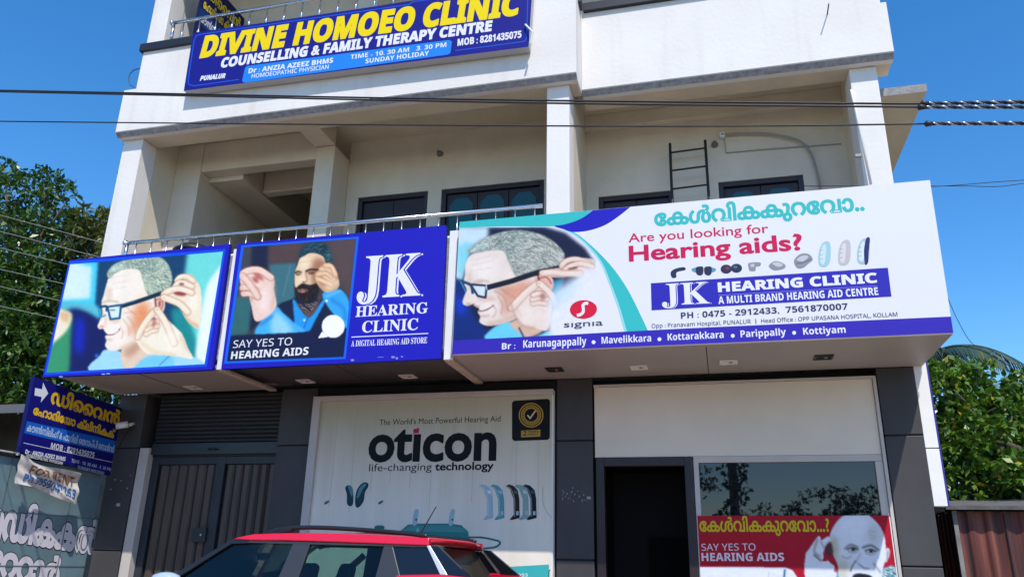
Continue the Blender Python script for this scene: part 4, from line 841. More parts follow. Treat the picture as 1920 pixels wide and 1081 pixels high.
lt = on_cloth('FOR RENT', .16, .92, .46, .16, (150, 98, 66), 'sb'); l2 = on_cloth('Ph:9959047263', .10, .95, .84, .52, (44, 108, 176), 'sb'); lt.add(l2.v, l2.f, l2.mats[0]); lt.build('lettering', t)
# --- oticon poster panel
t = thing('product_poster', (-3.1, 8.25, .4), 'large pale poster with black product lettering behind the red car', 'poster')
b = MB(); b.box(-4.50, -1.685, 8.24, 8.335, .40, 3.235, whiteboard); b.build('panel', t)
b = MB(); b.box(-4.515, -4.42, 8.20, 8.239, .40, 3.24, FRAMEW); b.box(-4.419, -1.68, 8.20, 8.239, 3.18, 3.24, FRAMEW); b.build('timber_frame', t, bevel=.004)
sh = sheet_y(8.236); PAP = (226, 228, 238)
pm = bpy.data.materials.new('graded_poster_paper'); pm.use_nodes = True; N = pm.node_tree.nodes; L = pm.node_tree.links; tc = N.new('ShaderNodeTexCoord'); wv = N.new('ShaderNodeTexNoise'); mp = N.new('ShaderNodeMapping'); mp.inputs['Scale'].default_value = (5, 1, .4); wv.inputs['Scale'].default_value = 2; wv.inputs['Detail'].default_value = 6
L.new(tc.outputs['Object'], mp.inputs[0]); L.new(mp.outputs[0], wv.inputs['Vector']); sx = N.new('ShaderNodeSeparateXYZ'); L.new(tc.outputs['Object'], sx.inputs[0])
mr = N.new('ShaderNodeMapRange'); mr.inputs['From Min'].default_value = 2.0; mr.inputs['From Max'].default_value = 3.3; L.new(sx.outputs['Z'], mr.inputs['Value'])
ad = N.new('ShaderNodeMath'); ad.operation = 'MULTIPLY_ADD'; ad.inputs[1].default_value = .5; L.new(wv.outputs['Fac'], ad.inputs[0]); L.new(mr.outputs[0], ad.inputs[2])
rp = N.new('ShaderNodeValToRGB'); rp.color_ramp.elements[0].position = .15; rp.color_ramp.elements[0].color = lin((244, 234, 218), .88); rp.color_ramp.elements[1].position = 1.3 if False else 1.0; rp.color_ramp.elements[1].color = lin((206, 200, 168), .76)  # paper turns darker and more beige towards the top
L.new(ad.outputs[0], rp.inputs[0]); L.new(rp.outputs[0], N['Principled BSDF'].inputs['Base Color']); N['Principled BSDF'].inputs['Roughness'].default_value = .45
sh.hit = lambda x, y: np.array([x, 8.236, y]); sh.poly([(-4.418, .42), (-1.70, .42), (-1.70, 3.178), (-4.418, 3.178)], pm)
sh.hit = lambda x, y: on_y(x, y, 8.236)
for x in np.arange(-4.2, -1.8, .235): p = to_px(np.array([[x, 8.236, 3.17], [x+rnd.uniform(-.01, .01), 8.236, rnd.uniform(1.9, 2.6)]])); sh.band([tuple(p[0]), tuple(p[1])], .7, (190, 188, 178))
c8 = S(560, 680, 2.696); c9 = S(640, 880, 4.8); INK = (12, 12, 16)
sh.text("The World's Most Powerful Hearing Aid", (711.3, 795.8), (938.3, 788.8), 10.8, INK)
sh.text('otıcon', (691.7, 862.4), (927.6, 859.5), 54, INK, fat=.055); sh.poly(c8([(580, 333), (610, 326), (607, 353), (579, 354)]), (200, 30, 90))
sh.text('life-changing', (691.7, 882.4), (809, 880.4), 14, INK); sh.text('technology', (816, 880.4), (924.8, 878.6), 14, INK, fat=.04)
# award badge
rr = lambda a, r: [(x+(r*math.cos(t)), y+(r*math.sin(t))) for (x, y), t0 in zip(a, (math.pi, 1.5*math.pi, 0, .5*math.pi)) for t in (t0, t0+.4, t0+.8, t0+1.2, t0+1.57)]
sh.poly(rr([(966, 756), (1025.5, 752.5), (1025, 817.5), (966, 819.5)], 6), (14, 14, 16))
GO = (196, 160, 70)
sh.ell(995.8, 777.2, 23.2, 23.2, GO, 40); sh.ell(995.8, 777.2, 21, 21, (30, 24, 14), 40); sh.ell(995.8, 777.2, 19, 19, GO, 40); sh.ell(995.8, 777.2, 12.2, 12.2, (16, 14, 12), 32)
for k in range(30):
    a = 2*math.pi*k/30; sh.band([(995.8+14*math.cos(a), 777.2+14*math.sin(a)), (995.8+17.5*math.cos(a+.05), 777.2+17.5*math.sin(a+.05))], 1.6, (70, 54, 20))
sh.band([(989, 777), (994, 783), (1004, 769)], 2.6, (235, 222, 180))
sh.poly(c8([(1125, 340), (1222, 335), (1221, 370), (1125, 374)]), GO); sh.text('2', c8([(1134, 365)])[0], c8([(1152, 364)])[0], 8.5, (30, 26, 16), 'sb'); sh.text('YEARS', c8([(1158, 352)])[0], c8([(1212, 350)])[0], 4, (40, 34, 20), 'sb'); sh.text('WARRANTY', c8([(1158, 364)])[0], c8([(1212, 362)])[0], 3, (40, 34, 20), 'sb')
# pair of devices, case, five devices
for P1, P2, cA in (([(36, 160), (60, 136), (95, 150), (108, 210), (106, 300), (80, 325), (52, 300), (50, 220)], [(62, 140), (96, 156), (104, 210), (96, 240), (76, 200)], (30, 74, 82)), ([(128, 320), (126, 240), (150, 160), (200, 112), (240, 118), (242, 150), (214, 200), (200, 280), (156, 336)], [(140, 250), (160, 170), (205, 124), (226, 130), (190, 180), (160, 240)], (30, 74, 82))):
    sh.poly(c9(P1), cA, True); sh.poly(c9(P2), (96, 150, 156), True)
for x in (-130, 355): sh.poly(c9([(x-24, 300), (x-6, 280), (x+26, 274), (x+10, 296), (x-14, 308)]), (60, 120, 120), True)
sh.poly(c9([(540, 540), (600, 490), (700, 480), (980, 480), (1080, 495), (1140, 550), (1152, 610), (1150, 900), (540, 900)]), (58, 140, 138)); sh.poly(c9([(548, 545), (620, 500), (980, 495), (1090, 520), (1130, 560), (900, 556)]), (84, 160, 158), False)
for x in (664, 990):
    sh.poly(c9([(x-22, 490), (x-14, 400), (x+6, 350), (x+32, 362), (x+26, 420), (x+14, 490)]), (176, 212, 216), True); sh.ell(*c9([(x+10, 446)])[0], 1.6, 2, INK, 10)
sh.band(c9([(1150, 605), (1260, 605), (1390, 630), (1430, 652), (1390, 690), (1280, 705), (1160, 708)]), 3.4, (50, 120, 122), smooth=True)
sh.poly(c9([(308, 500), (380, 500), (382, 530), (308, 530)]), (60, 120, 120), True)
for x, cA, cB in ((1240, (200, 220, 228), (176, 206, 220)), (1340, (150, 205, 210), (104, 168, 178)), (1478, (150, 150, 146), (50, 42, 40)), (1600, (150, 180, 176), (70, 90, 88)), (1630, (110, 140, 150), (22, 34, 52))):
    if x == 1600: x = 1560; cB = (150, 180, 178)
    sh.poly(c9([(x, 145), (x+28, 128), (x+70, 140), (x+110, 180), (x+125, 260), (x+128, 430), (x+60, 448), (x+36, 446), (x+74, 400), (x+72, 260), (x+40, 170)]), cB, False)
    sh.band(c9([(x+6, 145), (x+44, 165), (x+70, 220), (x+82, 300), (x+80, 420)]), 2.2, cA, smooth=True); sh.poly(c9([(x+96, 370), (x+118, 368), (x+118, 404), (x+96, 406)]), (190, 210, 214)); sh.poly(c9([(x+72, 180), (x+104, 184), (x+110, 215), (x+82, 212)]), tuple(min(255, q+50) for q in cB))
sh.poly(c9([(1300, 880), (1870, 848), (1860, 1300), (1290, 1330)]), (70, 190, 190)); sh.band(c9([(1250, 848), (1340, 858), (1430, 866)]), 1.4, INK); sh.band(c9([(1880, 895), (1870, 905), (1866, 1200)]), 1.6, (40, 44, 50))
sh.text('Hearing Loss', c9([(1270, 965)])[0], c9([(1680, 955)])[0], 8.6, (235, 245, 246)); sh.band(c9([(1815, 150), (1816, 290), (1850, 370), (1890, 430)]), .6, (150, 150, 160), smooth=True)
sh.done('printed_face', t)
# --- red poster on the shop window
t = thing('slogan_poster', (.65, 8.30, 1.1), 'red poster of a bald man cupping his ear below the dark shop window', 'poster')
c10 = S(1290, 840, 4.4854); sh = sheet_y(8.30); z0 = 1.05
tl, tr = on_y(1307.5, 965.5, 8.30), on_y(1666.5, 965, 8.30)
b = MB(); b.box(tl[0]-.002, tr[0]+.01, 8.301, 8.3085, z0, tl[2], whiteboard); b.build('backing', t)
px = [tuple(q) for q in to_px(np.array([[tl[0], 8.3, tl[2]], [tr[0], 8.3, tr[2]], [tr[0], 8.3, 1.32], [tl[0], 8.3, 1.32]]))]
pa = paint_listener(); picture(sh, pa, (1290, 840), 4.4854, px, 190, 80, 'printed_picture', t, .0006)
pxb = [tuple(q) for q in to_px(np.array([[tl[0], 8.3, 1.32], [tr[0], 8.3, 1.32], [tr[0], 8.3, z0], [tl[0], 8.3, z0]]))]; sh.poly(pxb, (210, 214, 224)); sh.k = 16
YB = (222, 190, 40)
sh.text('േകൾവികകുറേവാ...?', (1312.5, 994.5), (1555.5, 994.5), 28, (120, 16, 24), fat=.07, kern={5: -.2}); sh.text('േകൾവികകുറേവാ...?', (1312.5, 994.5), (1555.5, 994.5), 28, YB, fat=.035, kern={5: -.2})
sh.text('SAY YES TO', (1315.6, 1030.8), (1417, 1030.2), 13, (232, 226, 236), 'ss'); sh.text('HEARING AIDS', (1316, 1050), (1470.5, 1050), 15, (232, 226, 236), 'sb', fat=.01)
sh.done('lettering', t)
# --- board on the right flank
t = thing('side_signboard', (2.0, 8.4, 2.0), 'narrow white sign box with purple edge on the right corner of the building', 'sign')
b = MB(); b.box(1.903, 2.02, 8.302, 9.6, 2.04, 2.565, whiteboard); b.box(1.903, 2.02, 8.302, 9.6, 2.575, 3.448, whiteboard); b.build('panel', t, bevel=.004)
b = MB(); b.box(2.021, 2.036, 8.305, 9.6, 2.04, 3.448, ink((70, 60, 160))); b.build('purple_face', t); b = MB(); b.box(1.903, 2.01, 8.40, 9.5, 2.0, 2.038, BLACKM); b.build('support_bracket', t)

# ================================================================ small fittings
# --- recessed ceiling lights in the canopy
lens = mat('ceiling_lens', (.70, .68, .62), .4)
def downlight(p, z, lab, dark=False):
    c = on_z(*p, z); t = thing('ceiling_light', (c[0], c[1], z), lab, 'light', 'square ceiling lights under the canopy')
    b = MB(); w = .085
    for q in ((-w, w, -w, -w+.02), (-w, w, w-.02, w), (-w, -w+.02, -w+.02, w-.02), (w-.02, w, -w+.02, w-.02)): b.box(c[0]+q[0], c[0]+q[1], c[1]+q[2], c[1]+q[3], z-.012, z-.001, PLASTICW if not dark else BLACKM)
    b.build('rim', t); b = MB(); b.box(c[0]-w+.02, c[0]+w-.02, c[1]-w+.02, c[1]+w-.02, z-.006, z-.002, lens if not dark else JOINT); b.build('lens', t)
    b = MB(); b.lathe((c[0]+.02, c[1], z-.016), [(0, 0), (.018, .002), (.018, .009), (0, .01)], mat('lamp_stub', (.3, .22, .14), .6), 10); b.build('lamp_stub', t)
downlight((362, 725), 3.364, 'square white ceiling light under the sign of the grey haired man')
downlight((573, 713), 3.419, 'square white ceiling light in the dark canopy nearer the roller shutter')
downlight((765, 704), 3.419, 'square white ceiling light in the dark canopy in front of the pale poster')
downlight((1198, 687), 3.364, 'square dusty ceiling light in the canopy above the open doorway')
downlight((1366, 677), 3.364, 'square cream ceiling light in the canopy above the dark shop window')
downlight((1040, 691), 3.364, 'black square ceiling fitting above the pillar beside the doorway', True)
downlight((1544, 668), 3.364, 'black square ceiling fitting near the right end of the canopy', True)
# --- cctv camera on the left pillar
c = on_y(236, 795, 8.2); t = thing('security_camera', tuple(c), 'small white security camera on the dark left pillar', 'camera')
MB().tube([tuple(c+np.array([.05, -.02, 0])), tuple(c+np.array([-.06, -.09, -.03]))], .04, PLASTICW, 14).build('body', t, True)
MB().tube([tuple(c+np.array([-.06, -.09, -.03])), tuple(c+np.array([-.066, -.096, -.032]))], .028, BLACKM, 12).build('lens', t, True)
MB().tube([tuple(c+np.array([.03, .02, .0])), (c[0]+.03, 8.30, c[2]+.03)], .02, PLASTICW).build('bracket', t, True)
MB().tube([(c[0]+.02, 8.29, c[2]), (c[0]-.02, 8.24, c[2]-.12), (c[0]-.1, 8.285, c[2]-.2), (c[0]-.14, 8.29, c[2]-.34)], .006, BLACKM).build('cable', t)
SPECK = mat('paper_scrap', (.34, .34, .34), .8, noise=.3)
# --- stickers and specks left by old posters on the pillars
b = MB(); 
for p, w in (((222, 945), .025), ((1104, 932), .02)):
    q = on_y(*p, 8.3); b.box(q[0]-w, q[0]+w, 8.296, 8.2985, q[2]-w*.7, q[2]+w*.7, SPECK)
for i in range(26):
    q = on_y(1052+rnd.random()*45, 912+rnd.random()*30, 8.3); w = rnd.uniform(.002, .006); b.box(q[0]-w, q[0]+w, 8.297, 8.2985, q[2]-w*1.6, q[2]+w*1.6, SPECK)
for p in ((227, 900), (245, 890), (239, 914), (208, 916), (216, 898)):
    q = on_y(*p, 8.3); b.box(q[0]-.008, q[0]+.008, 8.297, 8.2985, q[2]-.008, q[2]+.008, SPECK)
b.build('paper_remnant', B)
# --- ladder in the right balcony
t = thing('ladder', (-.14, 8.9, 3.64), 'black iron ladder standing in the right hand balcony', 'ladder')
za = on_y(1256, 268, 8.85); zb = on_y(1322, 262, 8.85)
for q in (za, zb): MB().tube([(q[0], 8.86, q[2]), (q[0]-.01, 8.40, 3.64)], .017, BLACKM, 8).build('rail', t)
for k in range(9):
    z = za[2]-.14-.27*k; f = (za[2]-z)/(za[2]-3.64); y = 8.86-.46*f
    MB().tube([(za[0], y, z), (zb[0], y, z+.015)], .012, BLACKM, 8).build('rung', t)
# --- conduit hose, wall lines, sockets
hose = mat('grey_hose', (.30, .29, .27), .6); pts = [on_y(*p, 8.95) for p in ((1352, 253), (1375, 250), (1404, 249), (1440, 250), (1470, 255), (1495, 262), (1510, 272), (1522, 290), (1530, 315), (1536, 340), (1540, 370))]
t = thing('conduit_hose', tuple(pts[0]), 'grey corrugated hose curving down the right balcony wall', 'hose')
P = [tuple(p) for p in Paint.smooth(pts, False, 8)]; MB().tube(P, [.013+.003*(i % 2) for i in range(len(P))], hose, 8).build('hose', t, False)
MB().tube([tuple(on_y(1358, 256, 8.98)), tuple(on_y(1361, 286, 8.985)), tuple(on_y(1440, 279, 8.985)), tuple(on_y(1577, 269, 8.985))], .006, hose, 6).build('thin_pipe', t)
def socket(p, y, lab, drop):
    c = on_y(*p, y); t = thing('bulb_holder', tuple(c), lab, 'bulb holder', 'empty bulb holders')
    if drop: MB().lathe(tuple(c), [(.05, .05), (.05, .035), (.02, .03), (.02, -.06), (.013, -.065), (.013, -.1)], mat('old_bakelite', (.16, .15, .14), .5), 12).build('holder', t, True)
    else: MB().lathe((c[0], y, c[2]), [(.0, 0), (.045, 0), (.04, -.02), (.022, -.03), (.022, -.07), (0, -.072)], mat('old_bakelite', (.16, .15, .14), .5), 12, 'y').build('holder', t, True)
    return t
c = on_z(541, 312, 6.93); q = to_px(c)
tt = socket((541, 312), c[1], 'empty bulb holder hanging from the left balcony ceiling', True)
socket((825, 288), 8.895, 'dark empty bulb holder on the wall above the middle window', False); socket((1340, 271), 8.995, 'empty bulb holder on the wall beside the black ladder', False)
c = on_y(1354, 254, 8.96); t = thing('junction_box', tuple(c), 'small pale box at the upper end of the grey hose', 'box'); MB().box(c[0]-.03, c[0]+.03, 8.92, 8.998, c[2]-.035, c[2]+.035, PLASTICW).build('cover', t, bevel=.006); MB().tube([(c[0], 8.915, c[2]), (c[0], 8.921, c[2])], .01, BLACKM).build('screw', t)
# --- rain pipe on the right column, rods
t = thing('rain_pipe', (1.62, 8.1, 4.9), 'thin pale pipe leaning down the right balcony column', 'pipe'); MB().tube([tuple(on_y(1596, 168, 8.10)), tuple(on_y(1604, 205, 8.09)), tuple(on_y(1633, 345, 8.07))], .014, PLASTICW, 8).build('pipe', t, True); MB().box(1.60, 1.66, 8.085, 8.119, 5.6, 5.63, hose).build('clip', t)
c = on_y(1551, 28, 7.97); t = tag(MB().tube([tuple(c), tuple(c+np.array([0, -.17, .02]))], .007, BLACKM, 8).build('iron_rod'), 'thin iron rod sticking out of the right white parapet', 'rod')
for p, lab in (((231, 271), 'short iron rod end poking out near the top of the left column'), ((223, 323), 'short iron rod end poking out half way down the left column')):
    c = on_y(*p, 7.8); tag(MB().tube([(-7.46, 7.8, c[2]), (-7.53, 7.8, c[2]+.005)], .006, BLACKM, 6).build('iron_rod'), lab, 'rod')
P = Paint.smooth([on_y(*p, 7.66) for p in ((262, 128), (250, 132), (242, 143), (243, 157), (252, 164))], False, 6); tag(MB().tube([tuple(p) for p in P], .006, CABLE, 6).build('cable_loop'), 'black loop of cable at the left edge of the upper parapet', 'cable')
# --- round black thing on the balcony
c = on_y(351, 452, 7.95); t = thing('plastic_drum', (c[0], 8.1, 3.64), 'black round drum top just showing over the left sign', 'drum')
MB().lathe((c[0], 8.1, 3.64), [(.22, 0), (.24, .2), (.24, .9), (.225, c[2]-3.72), (.17, c[2]-3.66), (0, c[2]-3.64)], BLACKM, 24).build('drum', t, True); MB().lathe((c[0], 8.1, c[2]-.12), [(.24, 0), (.25, .01), (.25, .03), (.24, .04)], BLACKM, 24).build('rim', t, True)

# ================================================================ overhead cables
def cable(name, pix, y, r, lab, twist=None, grp='power cables crossing in front of the building'):
    pts = [on_y(*p, y) for p in pix]; P = Paint.smooth(pts, False, 8); d0 = P[0]-P[1]; d1 = P[-1]-P[-2]
    P = np.concatenate([[P[0]+d0*60*k for k in (1, .5)], P, [P[-1]+d1*150*k for k in (.5, 1)]]) if not twist else np.concatenate([[P[0]+d0*60], P])
    o = MB().tube([tuple(p) for p in P], r, CABLE, 8).build(name, None, True); tag(o, lab, 'cable', grp)
    if twist:
        a, b = on_y(*twist[0], y), on_y(*twist[1], y); b = a+(b-a)*9; n = 640; tm = mat('foil_taped_cable', (.50, .49, .52), .25, metal=.7, noise=.4, nscale=30)
        for ph, m in ((0, tm), (2.1, CABLE), (4.2, CABLE)):
            MB().tube([tuple(a+(b-a)*(i/n)+np.array([0, math.cos(ph+i*.56), math.sin(ph+i*.55)])*.0058) for i in range(n+1)], .0064, m, 6).build('twisted_strand', o, True)
        MB().tube([tuple(a-(b-a)*.003), tuple(a-(b-a)*.001), tuple(a+(b-a)*.0075)], [.008, .022, .012], CABLE, 8).build('splice', o, True)
    return o
YC = 5.0
cable('power_cable', [(0, 169), (300, 175), (700, 183), (1100, 189), (1500, 192.5), (1700, 194), (1735, 193)], YC, .0075, 'uppermost black cable with a silvery twisted end at the right', ((1730, 193.5), (1920, 191)))
cable('power_cable', [(0, 171.5), (300, 178), (700, 187), (1100, 194), (1500, 198), (1700, 200), (1735, 200)], YC, .0075, 'second black cable just below the uppermost, with its own twisted end', ((1725, 200.5), (1920, 200)))
cable('power_cable', [(0, 227), (500, 232), (1000, 235.5), (1400, 235.8), (1740, 231.5)], YC, .006, 'lowest single black cable with a short twisted end at the right', ((1738, 231.5), (1920, 230.5)))
cable('service_wire', [(1750, 349), (1800, 346), (1860, 341), (1920, 337)], 7.4, .004, 'thin dark wire rising to the right from the white billboard corner', grp='thin wires at the right'); cable('service_wire', [(1750, 348), (1810, 348), (1870, 349), (1920, 343)], 7.45, .004, 'thin dark wire sagging to the right from the white billboard corner', grp='thin wires at the right')
cable('service_wire', [(1778, 560), (1796, 600), (1820, 640), (1850, 660)], 10, .004, 'thin wire dropping steeply past the palm frond', grp='thin wires at the right')
LW = ['uppermost thin wire across the left tree', 'second thin wire from the top across the left tree', 'third thin wire from the top across the left tree', 'fourth thin wire from the top across the left tree', 'fifth thin wire from the top across the left tree', 'lowest thin wire across the left tree']
wm = mat('pale_wire', (.26, .26, .25), .5)
for (a, b_), lab in zip((((20, 408), (150, 443)), ((0, 433), (150, 472)), ((0, 464), (124, 494)), ((0, 504), (114, 530)), ((0, 536), (108, 562)), ((0, 573), (100, 595))), LW):
    A_, B_ = on_y(*a, 9.2), on_y(*b_, 9.2); d = B_-A_; o = MB().tube([tuple(A_-d*6), tuple(A_), tuple(B_), tuple(B_+d*1.2)], .005, wm, 6).build('thin_wire'); tag(o, lab, 'wire', 'thin wires across the left tree')

# ================================================================ red car
def car():
    Y0, Y1 = 5.50, 7.14; yc = (Y0+Y1)/2
    t = thing('red_car', (-3.65, yc, 0), 'red compact car with black roof rails and stubby aerial parked before the shops', 'car')
    red = mat('red_car_paint', (.62, .008, .035), .25, spec=.5, coat=.4); blk = mat('black_trim', (.012, .012, .014), .3); grey = mat('satin_pillar_trim', (.035, .036, .04), .35); rub = mat('rubber', (.015, .015, .015), .8); chrome = mat('bright_trim', (.72, .70, .68), .4, metal=.6)
    glass = bpy.data.materials.new('car_glass'); glass.use_nodes = True; N = glass.node_tree.nodes; L = glass.node_tree.links; N.remove(N['Principled BSDF'])
    tr = N.new('ShaderNodeBsdfTransparent'); tr.inputs[0].default_value = (.60, .72, .70, 1); gg = N.new('ShaderNodeBsdfGlossy'); gg.inputs['Roughness'].default_value = .01; fr = N.new('ShaderNodeFresnel'); fr.inputs[0].default_value = 1.38; mx = N.new('ShaderNodeMixShader')
    L.new(fr.outputs[0], mx.inputs[0]); L.new(tr.outputs[0], mx.inputs[1]); L.new(gg.outputs[0], mx.inputs[2]); L.new(mx.outputs[0], N['Material Output'].inputs[0])
    priv = mat('dark_quarter_glass', (.006, .007, .010), .05, spec=.6)
    def sy(z, off=0, side=0):                            # tumblehome of the side
        d = -.02 if z < 1.08 else (z-1.08)*.26
        y = Y0+d+off
        return y if side == 0 else Y0+Y1-y
    def side(name, poly, m, th=.03, off=0, parent=t, bevel=.004):
        for s in (0, 1):
            b = MB(); A = [(x, sy(z, off, s), z) for x, z in poly]; C = [(x, sy(z, off+th, s), z) for x, z in poly]
            b.prism(A, C, m); b.build(name, parent, bevel=bevel)
    # lower body: stations along the length, ring of half-section points
    st = [(-5.62, .62, .42, .70), (-5.55, .72, .30, .86), (-5.30, .80, .24, .98), (-4.70, .835, .22, 1.06), (-4.2, .84, .22, 1.08), (-3.2, .845, .22, 1.08), (-2.3, .845, .22, 1.09), (-1.85, .83, .26, 1.10), (-1.68, .78, .36, 1.08), (-1.62, .70, .45, .95)]
    vs = []; fs = []; n = 16
    for x, hw, zb, zt in st:
        for k in range(n):
            a = 2*math.pi*k/n; ca, sa = math.cos(a), math.sin(a); e = .35
            vs.append((x, yc+hw*math.copysign(abs(ca)**e, ca), (zb+zt)/2+(zt-zb)/2*math.copysign(abs(sa)**e, sa)))
    for i in range(len(st)-1):
        for k in range(n): fs.append((i*n+k, (i+1)*n+k, (i+1)*n+(k+1) % n, i*n+(k+1) % n))
    fs += [tuple(range(n)), tuple(range((len(st)-1)*n, len(st)*n))[::-1]]
    body = MB().add(vs, fs, red).build('body', t, True)
    side('door_seam', [(-3.17, .35), (-3.155, .35), (-3.155, 1.07), (-3.17, 1.07)], blk, .012, -.006, body, 0); side('sill_cladding', [(-5.4, .24), (-1.8, .24), (-1.8, .42), (-5.4, .42)], blk, .05, -.02)
    side('door_handle', [(-3.45, .94), (-3.25, .94), (-3.25, .97), (-3.45, .97)], red, .03, -.03); side('door_handle', [(-2.6, .95), (-2.4, .95), (-2.4, .98), (-2.6, .98)], red, .03, -.03)
    for x in (-4.78, -2.32):
        for s in (-1, 1):
            y = yc+s*.80
            w = MB().lathe((x, y-.09, .32), [(.18, 0), (.30, .0), (.325, .03), (.325, .15), (.30, .18), (.18, .18)], rub, 28, 'y').build('wheel', t, True)
            MB().lathe((x, y-.07, .32), [(0, 0), (.17, .005), (.19, .0), (.19, .14), (.17, .135), (0, .14)], mat('alloy', (.5, .5, .52), .3, metal=.9), 20, 'y').build('rim', w, True)
    # roof skin
    xs = [-3.63, -3.48, -3.2, -2.8, -2.4, -2.14]; zz = [1.598, 1.638, 1.654, 1.656, 1.642, 1.628]; m = 10; vs = []; fs = []
    for x, z in zip(xs, zz):
        ya, yb = sy(1.60, 0), sy(1.60, 0, 1)
        for k in range(m+1):
            q = k/m; vs.append((x, ya+(yb-ya)*q, z-.055*abs(2*q-1)**6+.004*math.sin(math.pi*q)))
    for i in range(len(xs)-1):
        for k in range(m): fs.append((i*(m+1)+k, i*(m+1)+k+1, (i+1)*(m+1)+k+1, (i+1)*(m+1)+k))
    roof = MB().add(vs, fs, red).build('roof', t, True)
    side('roof_side', [(-3.655, 1.59), (-3.60, 1.607), (-3.49, 1.628), (-3.2, 1.640), (-2.8, 1.640), (-2.38, 1.628), (-2.06, 1.618), (-2.06, 1.566), (-2.38, 1.572), (-2.8, 1.580), (-3.2, 1.585), (-3.5, 1.583)], red, .05, -.012, roof, .008)
    # pillars
    side('front_pillar', [(-4.44, 1.10), (-3.665, 1.592), (-3.50, 1.582), (-3.53, 1.560), (-3.66, 1.555), (-4.30, 1.13), (-4.30, 1.08)], blk, .06, -.004)
    side('window_surround', [(-3.53, 1.5825), (-2.06, 1.566), (-2.06, 1.553), (-3.53, 1.564)], grey, .03, -.003)
    side('centre_pillar', [(-3.14, 1.5635), (-3.0, 1.563), (-3.07, 1.08), (-3.25, 1.08)], grey, .04, -.002)
    side('rear_pillar', [(-2.405, 1.557), (-2.335, 1.556), (-2.235, 1.34), (-2.2, 1.08), (-2.46, 1.08)], grey, .04, -.002)
    side('rear_quarter', [(-2.275, 1.362), (-1.93, 1.375), (-1.72, 1.36), (-1.68, 1.06), (-2.2, 1.07)], red, .05, -.006, body, .01)
    # glass
    side('front_window', [(-4.28, 1.075), (-4.28, 1.14), (-3.665, 1.553), (-3.5, 1.566), (-3.135, 1.5645), (-3.24, 1.075)], glass, .004, .018, t, 0); side('rear_window', [(-3.075, 1.075), (-3.0, 1.563), (-2.40, 1.556), (-2.44, 1.075)], glass, .004, .018, t, 0)
    side('quarter_window', [(-2.337, 1.556), (-2.07, 1.552), (-1.93, 1.374), (-2.27, 1.362)], priv, .01, .008, t, 0); side('bright_strip', [(-2.075, 1.566), (-2.05, 1.566), (-1.89, 1.372), (-1.945, 1.374)], chrome, .02, -.004, t, .002)
    side('tail_pillar', [(-2.05, 1.566), (-1.985, 1.56), (-1.73, 1.362), (-1.89, 1.372)], priv, .05, -.002, t, .003)
    def sheet(name, a, b, m, th=.006):                   # panel across the car between two (x, z)
        q = MB(); ya, yb, yd, ye = sy(a[1], .03), sy(a[1], .03, 1), sy(b[1], .03), sy(b[1], .03, 1)
        q.prism([(a[0], ya, a[1]), (a[0], yb, a[1]), (b[0], ye, b[1]), (b[0], yd, b[1])], [(a[0]-th, ya, a[1]+th), (a[0]-th, yb, a[1]+th), (b[0]-th, ye, b[1]+th), (b[0]-th, yd, b[1]+th)], m); return q.build(name, t)
    sheet('windscreen', (-3.62, 1.585), (-4.42, 1.09), glass); rg = sheet('rear_screen', (-2.12, 1.55), (-1.86, 1.17), mat('rear_glass', (.030, .026, .020), .3, spec=.35))
    c = np.array([-2.066, 5.80, 1.486]); s = MB(); u = np.array([.26, 0, -.38])/math.hypot(.26, .38); v = np.array([0, 1, 0]); nn = np.array([.38, 0, .26])/math.hypot(.26, .38)
    s.add([tuple(c+nn*.008+u*.042*math.cos(a)+v*.036*math.sin(a)) for a in np.arange(20)*math.pi/10], [tuple(range(20))], PLASTICW); s.add([tuple(c+nn*.0095+u*(.012+.018*math.cos(a))+v*.018*math.sin(a)) for a in np.arange(14)*math.pi/7], [tuple(range(14))], ink((50, 150, 130))); s.build('sticker', rg)
    b = MB(); b.prism([(-2.0, 5.62, 1.06), (-2.0, 7.02, 1.06), (-1.66, 7.02, 1.06), (-1.66, 5.62, 1.06)], [(-1.90, 5.58, 1.168), (-1.90, 7.06, 1.168), (-1.80, 7.06, 1.15), (-1.80, 5.58, 1.15)], red); b.build('tailgate', t, bevel=.02)
    b = MB(); b.tube([(-1.84, 6.34, 1.19), (-1.92, 6.05, 1.24), (-1.96, 5.9, 1.30)], .009, blk); b.build('rear_wiper', t)
    # spoiler
    ring = [(-2.20, 1.626), (-2.16, 1.632), (-2.06, 1.624), (-2.0, 1.606), (-2.03, 1.590), (-2.12, 1.572), (-2.19, 1.562)]; b = MB(); vs = []; Ys = np.linspace(5.63, 7.0, 13); n = len(ring)
    for y in Ys:
        q = abs(y-6.315)/.685; sh_ = -.075*q**3; dz = -.012*q**4; vs += [(x+sh_*(1 if x > -2.1 else 0), y, z+dz) for x, z in ring]
    b.add(vs, [(i*n+k, i*n+(k+1) % n, (i+1)*n+(k+1) % n, (i+1)*n+k) for i in range(12) for k in range(n)]+[tuple(range(n))[::-1], tuple(range(12*n, 13*n))], red)
    sp = b.build('spoiler', t, True); b = MB(); b.box(-2.02, -1.99, 6.1, 6.55, 1.594, 1.604, mat('brake_lens', (.25, .01, .01), .2)); b.build('brake_light', sp)
    # rails and aerial
    for s in (0, 1):
        y = sy(1.60, .07, s); P = Paint.smooth([(-3.40, y, 1.638), (-3.32, y, 1.664), (-3.15, y, 1.682), (-2.9, y, 1.683), (-2.55, y, 1.668), (-2.25, y, 1.648), (-2.10, y, 1.632)], False, 6)
        MB().tube([tuple(p) for p in P], [.012]+[.017]*(len(P)-2)+[.012], blk, 10).build('roof_rail', t, True)
        MB().tube([(-3.38, y, 1.63), (-3.2, y, 1.664)], .02, blk).build('rail_foot', t)
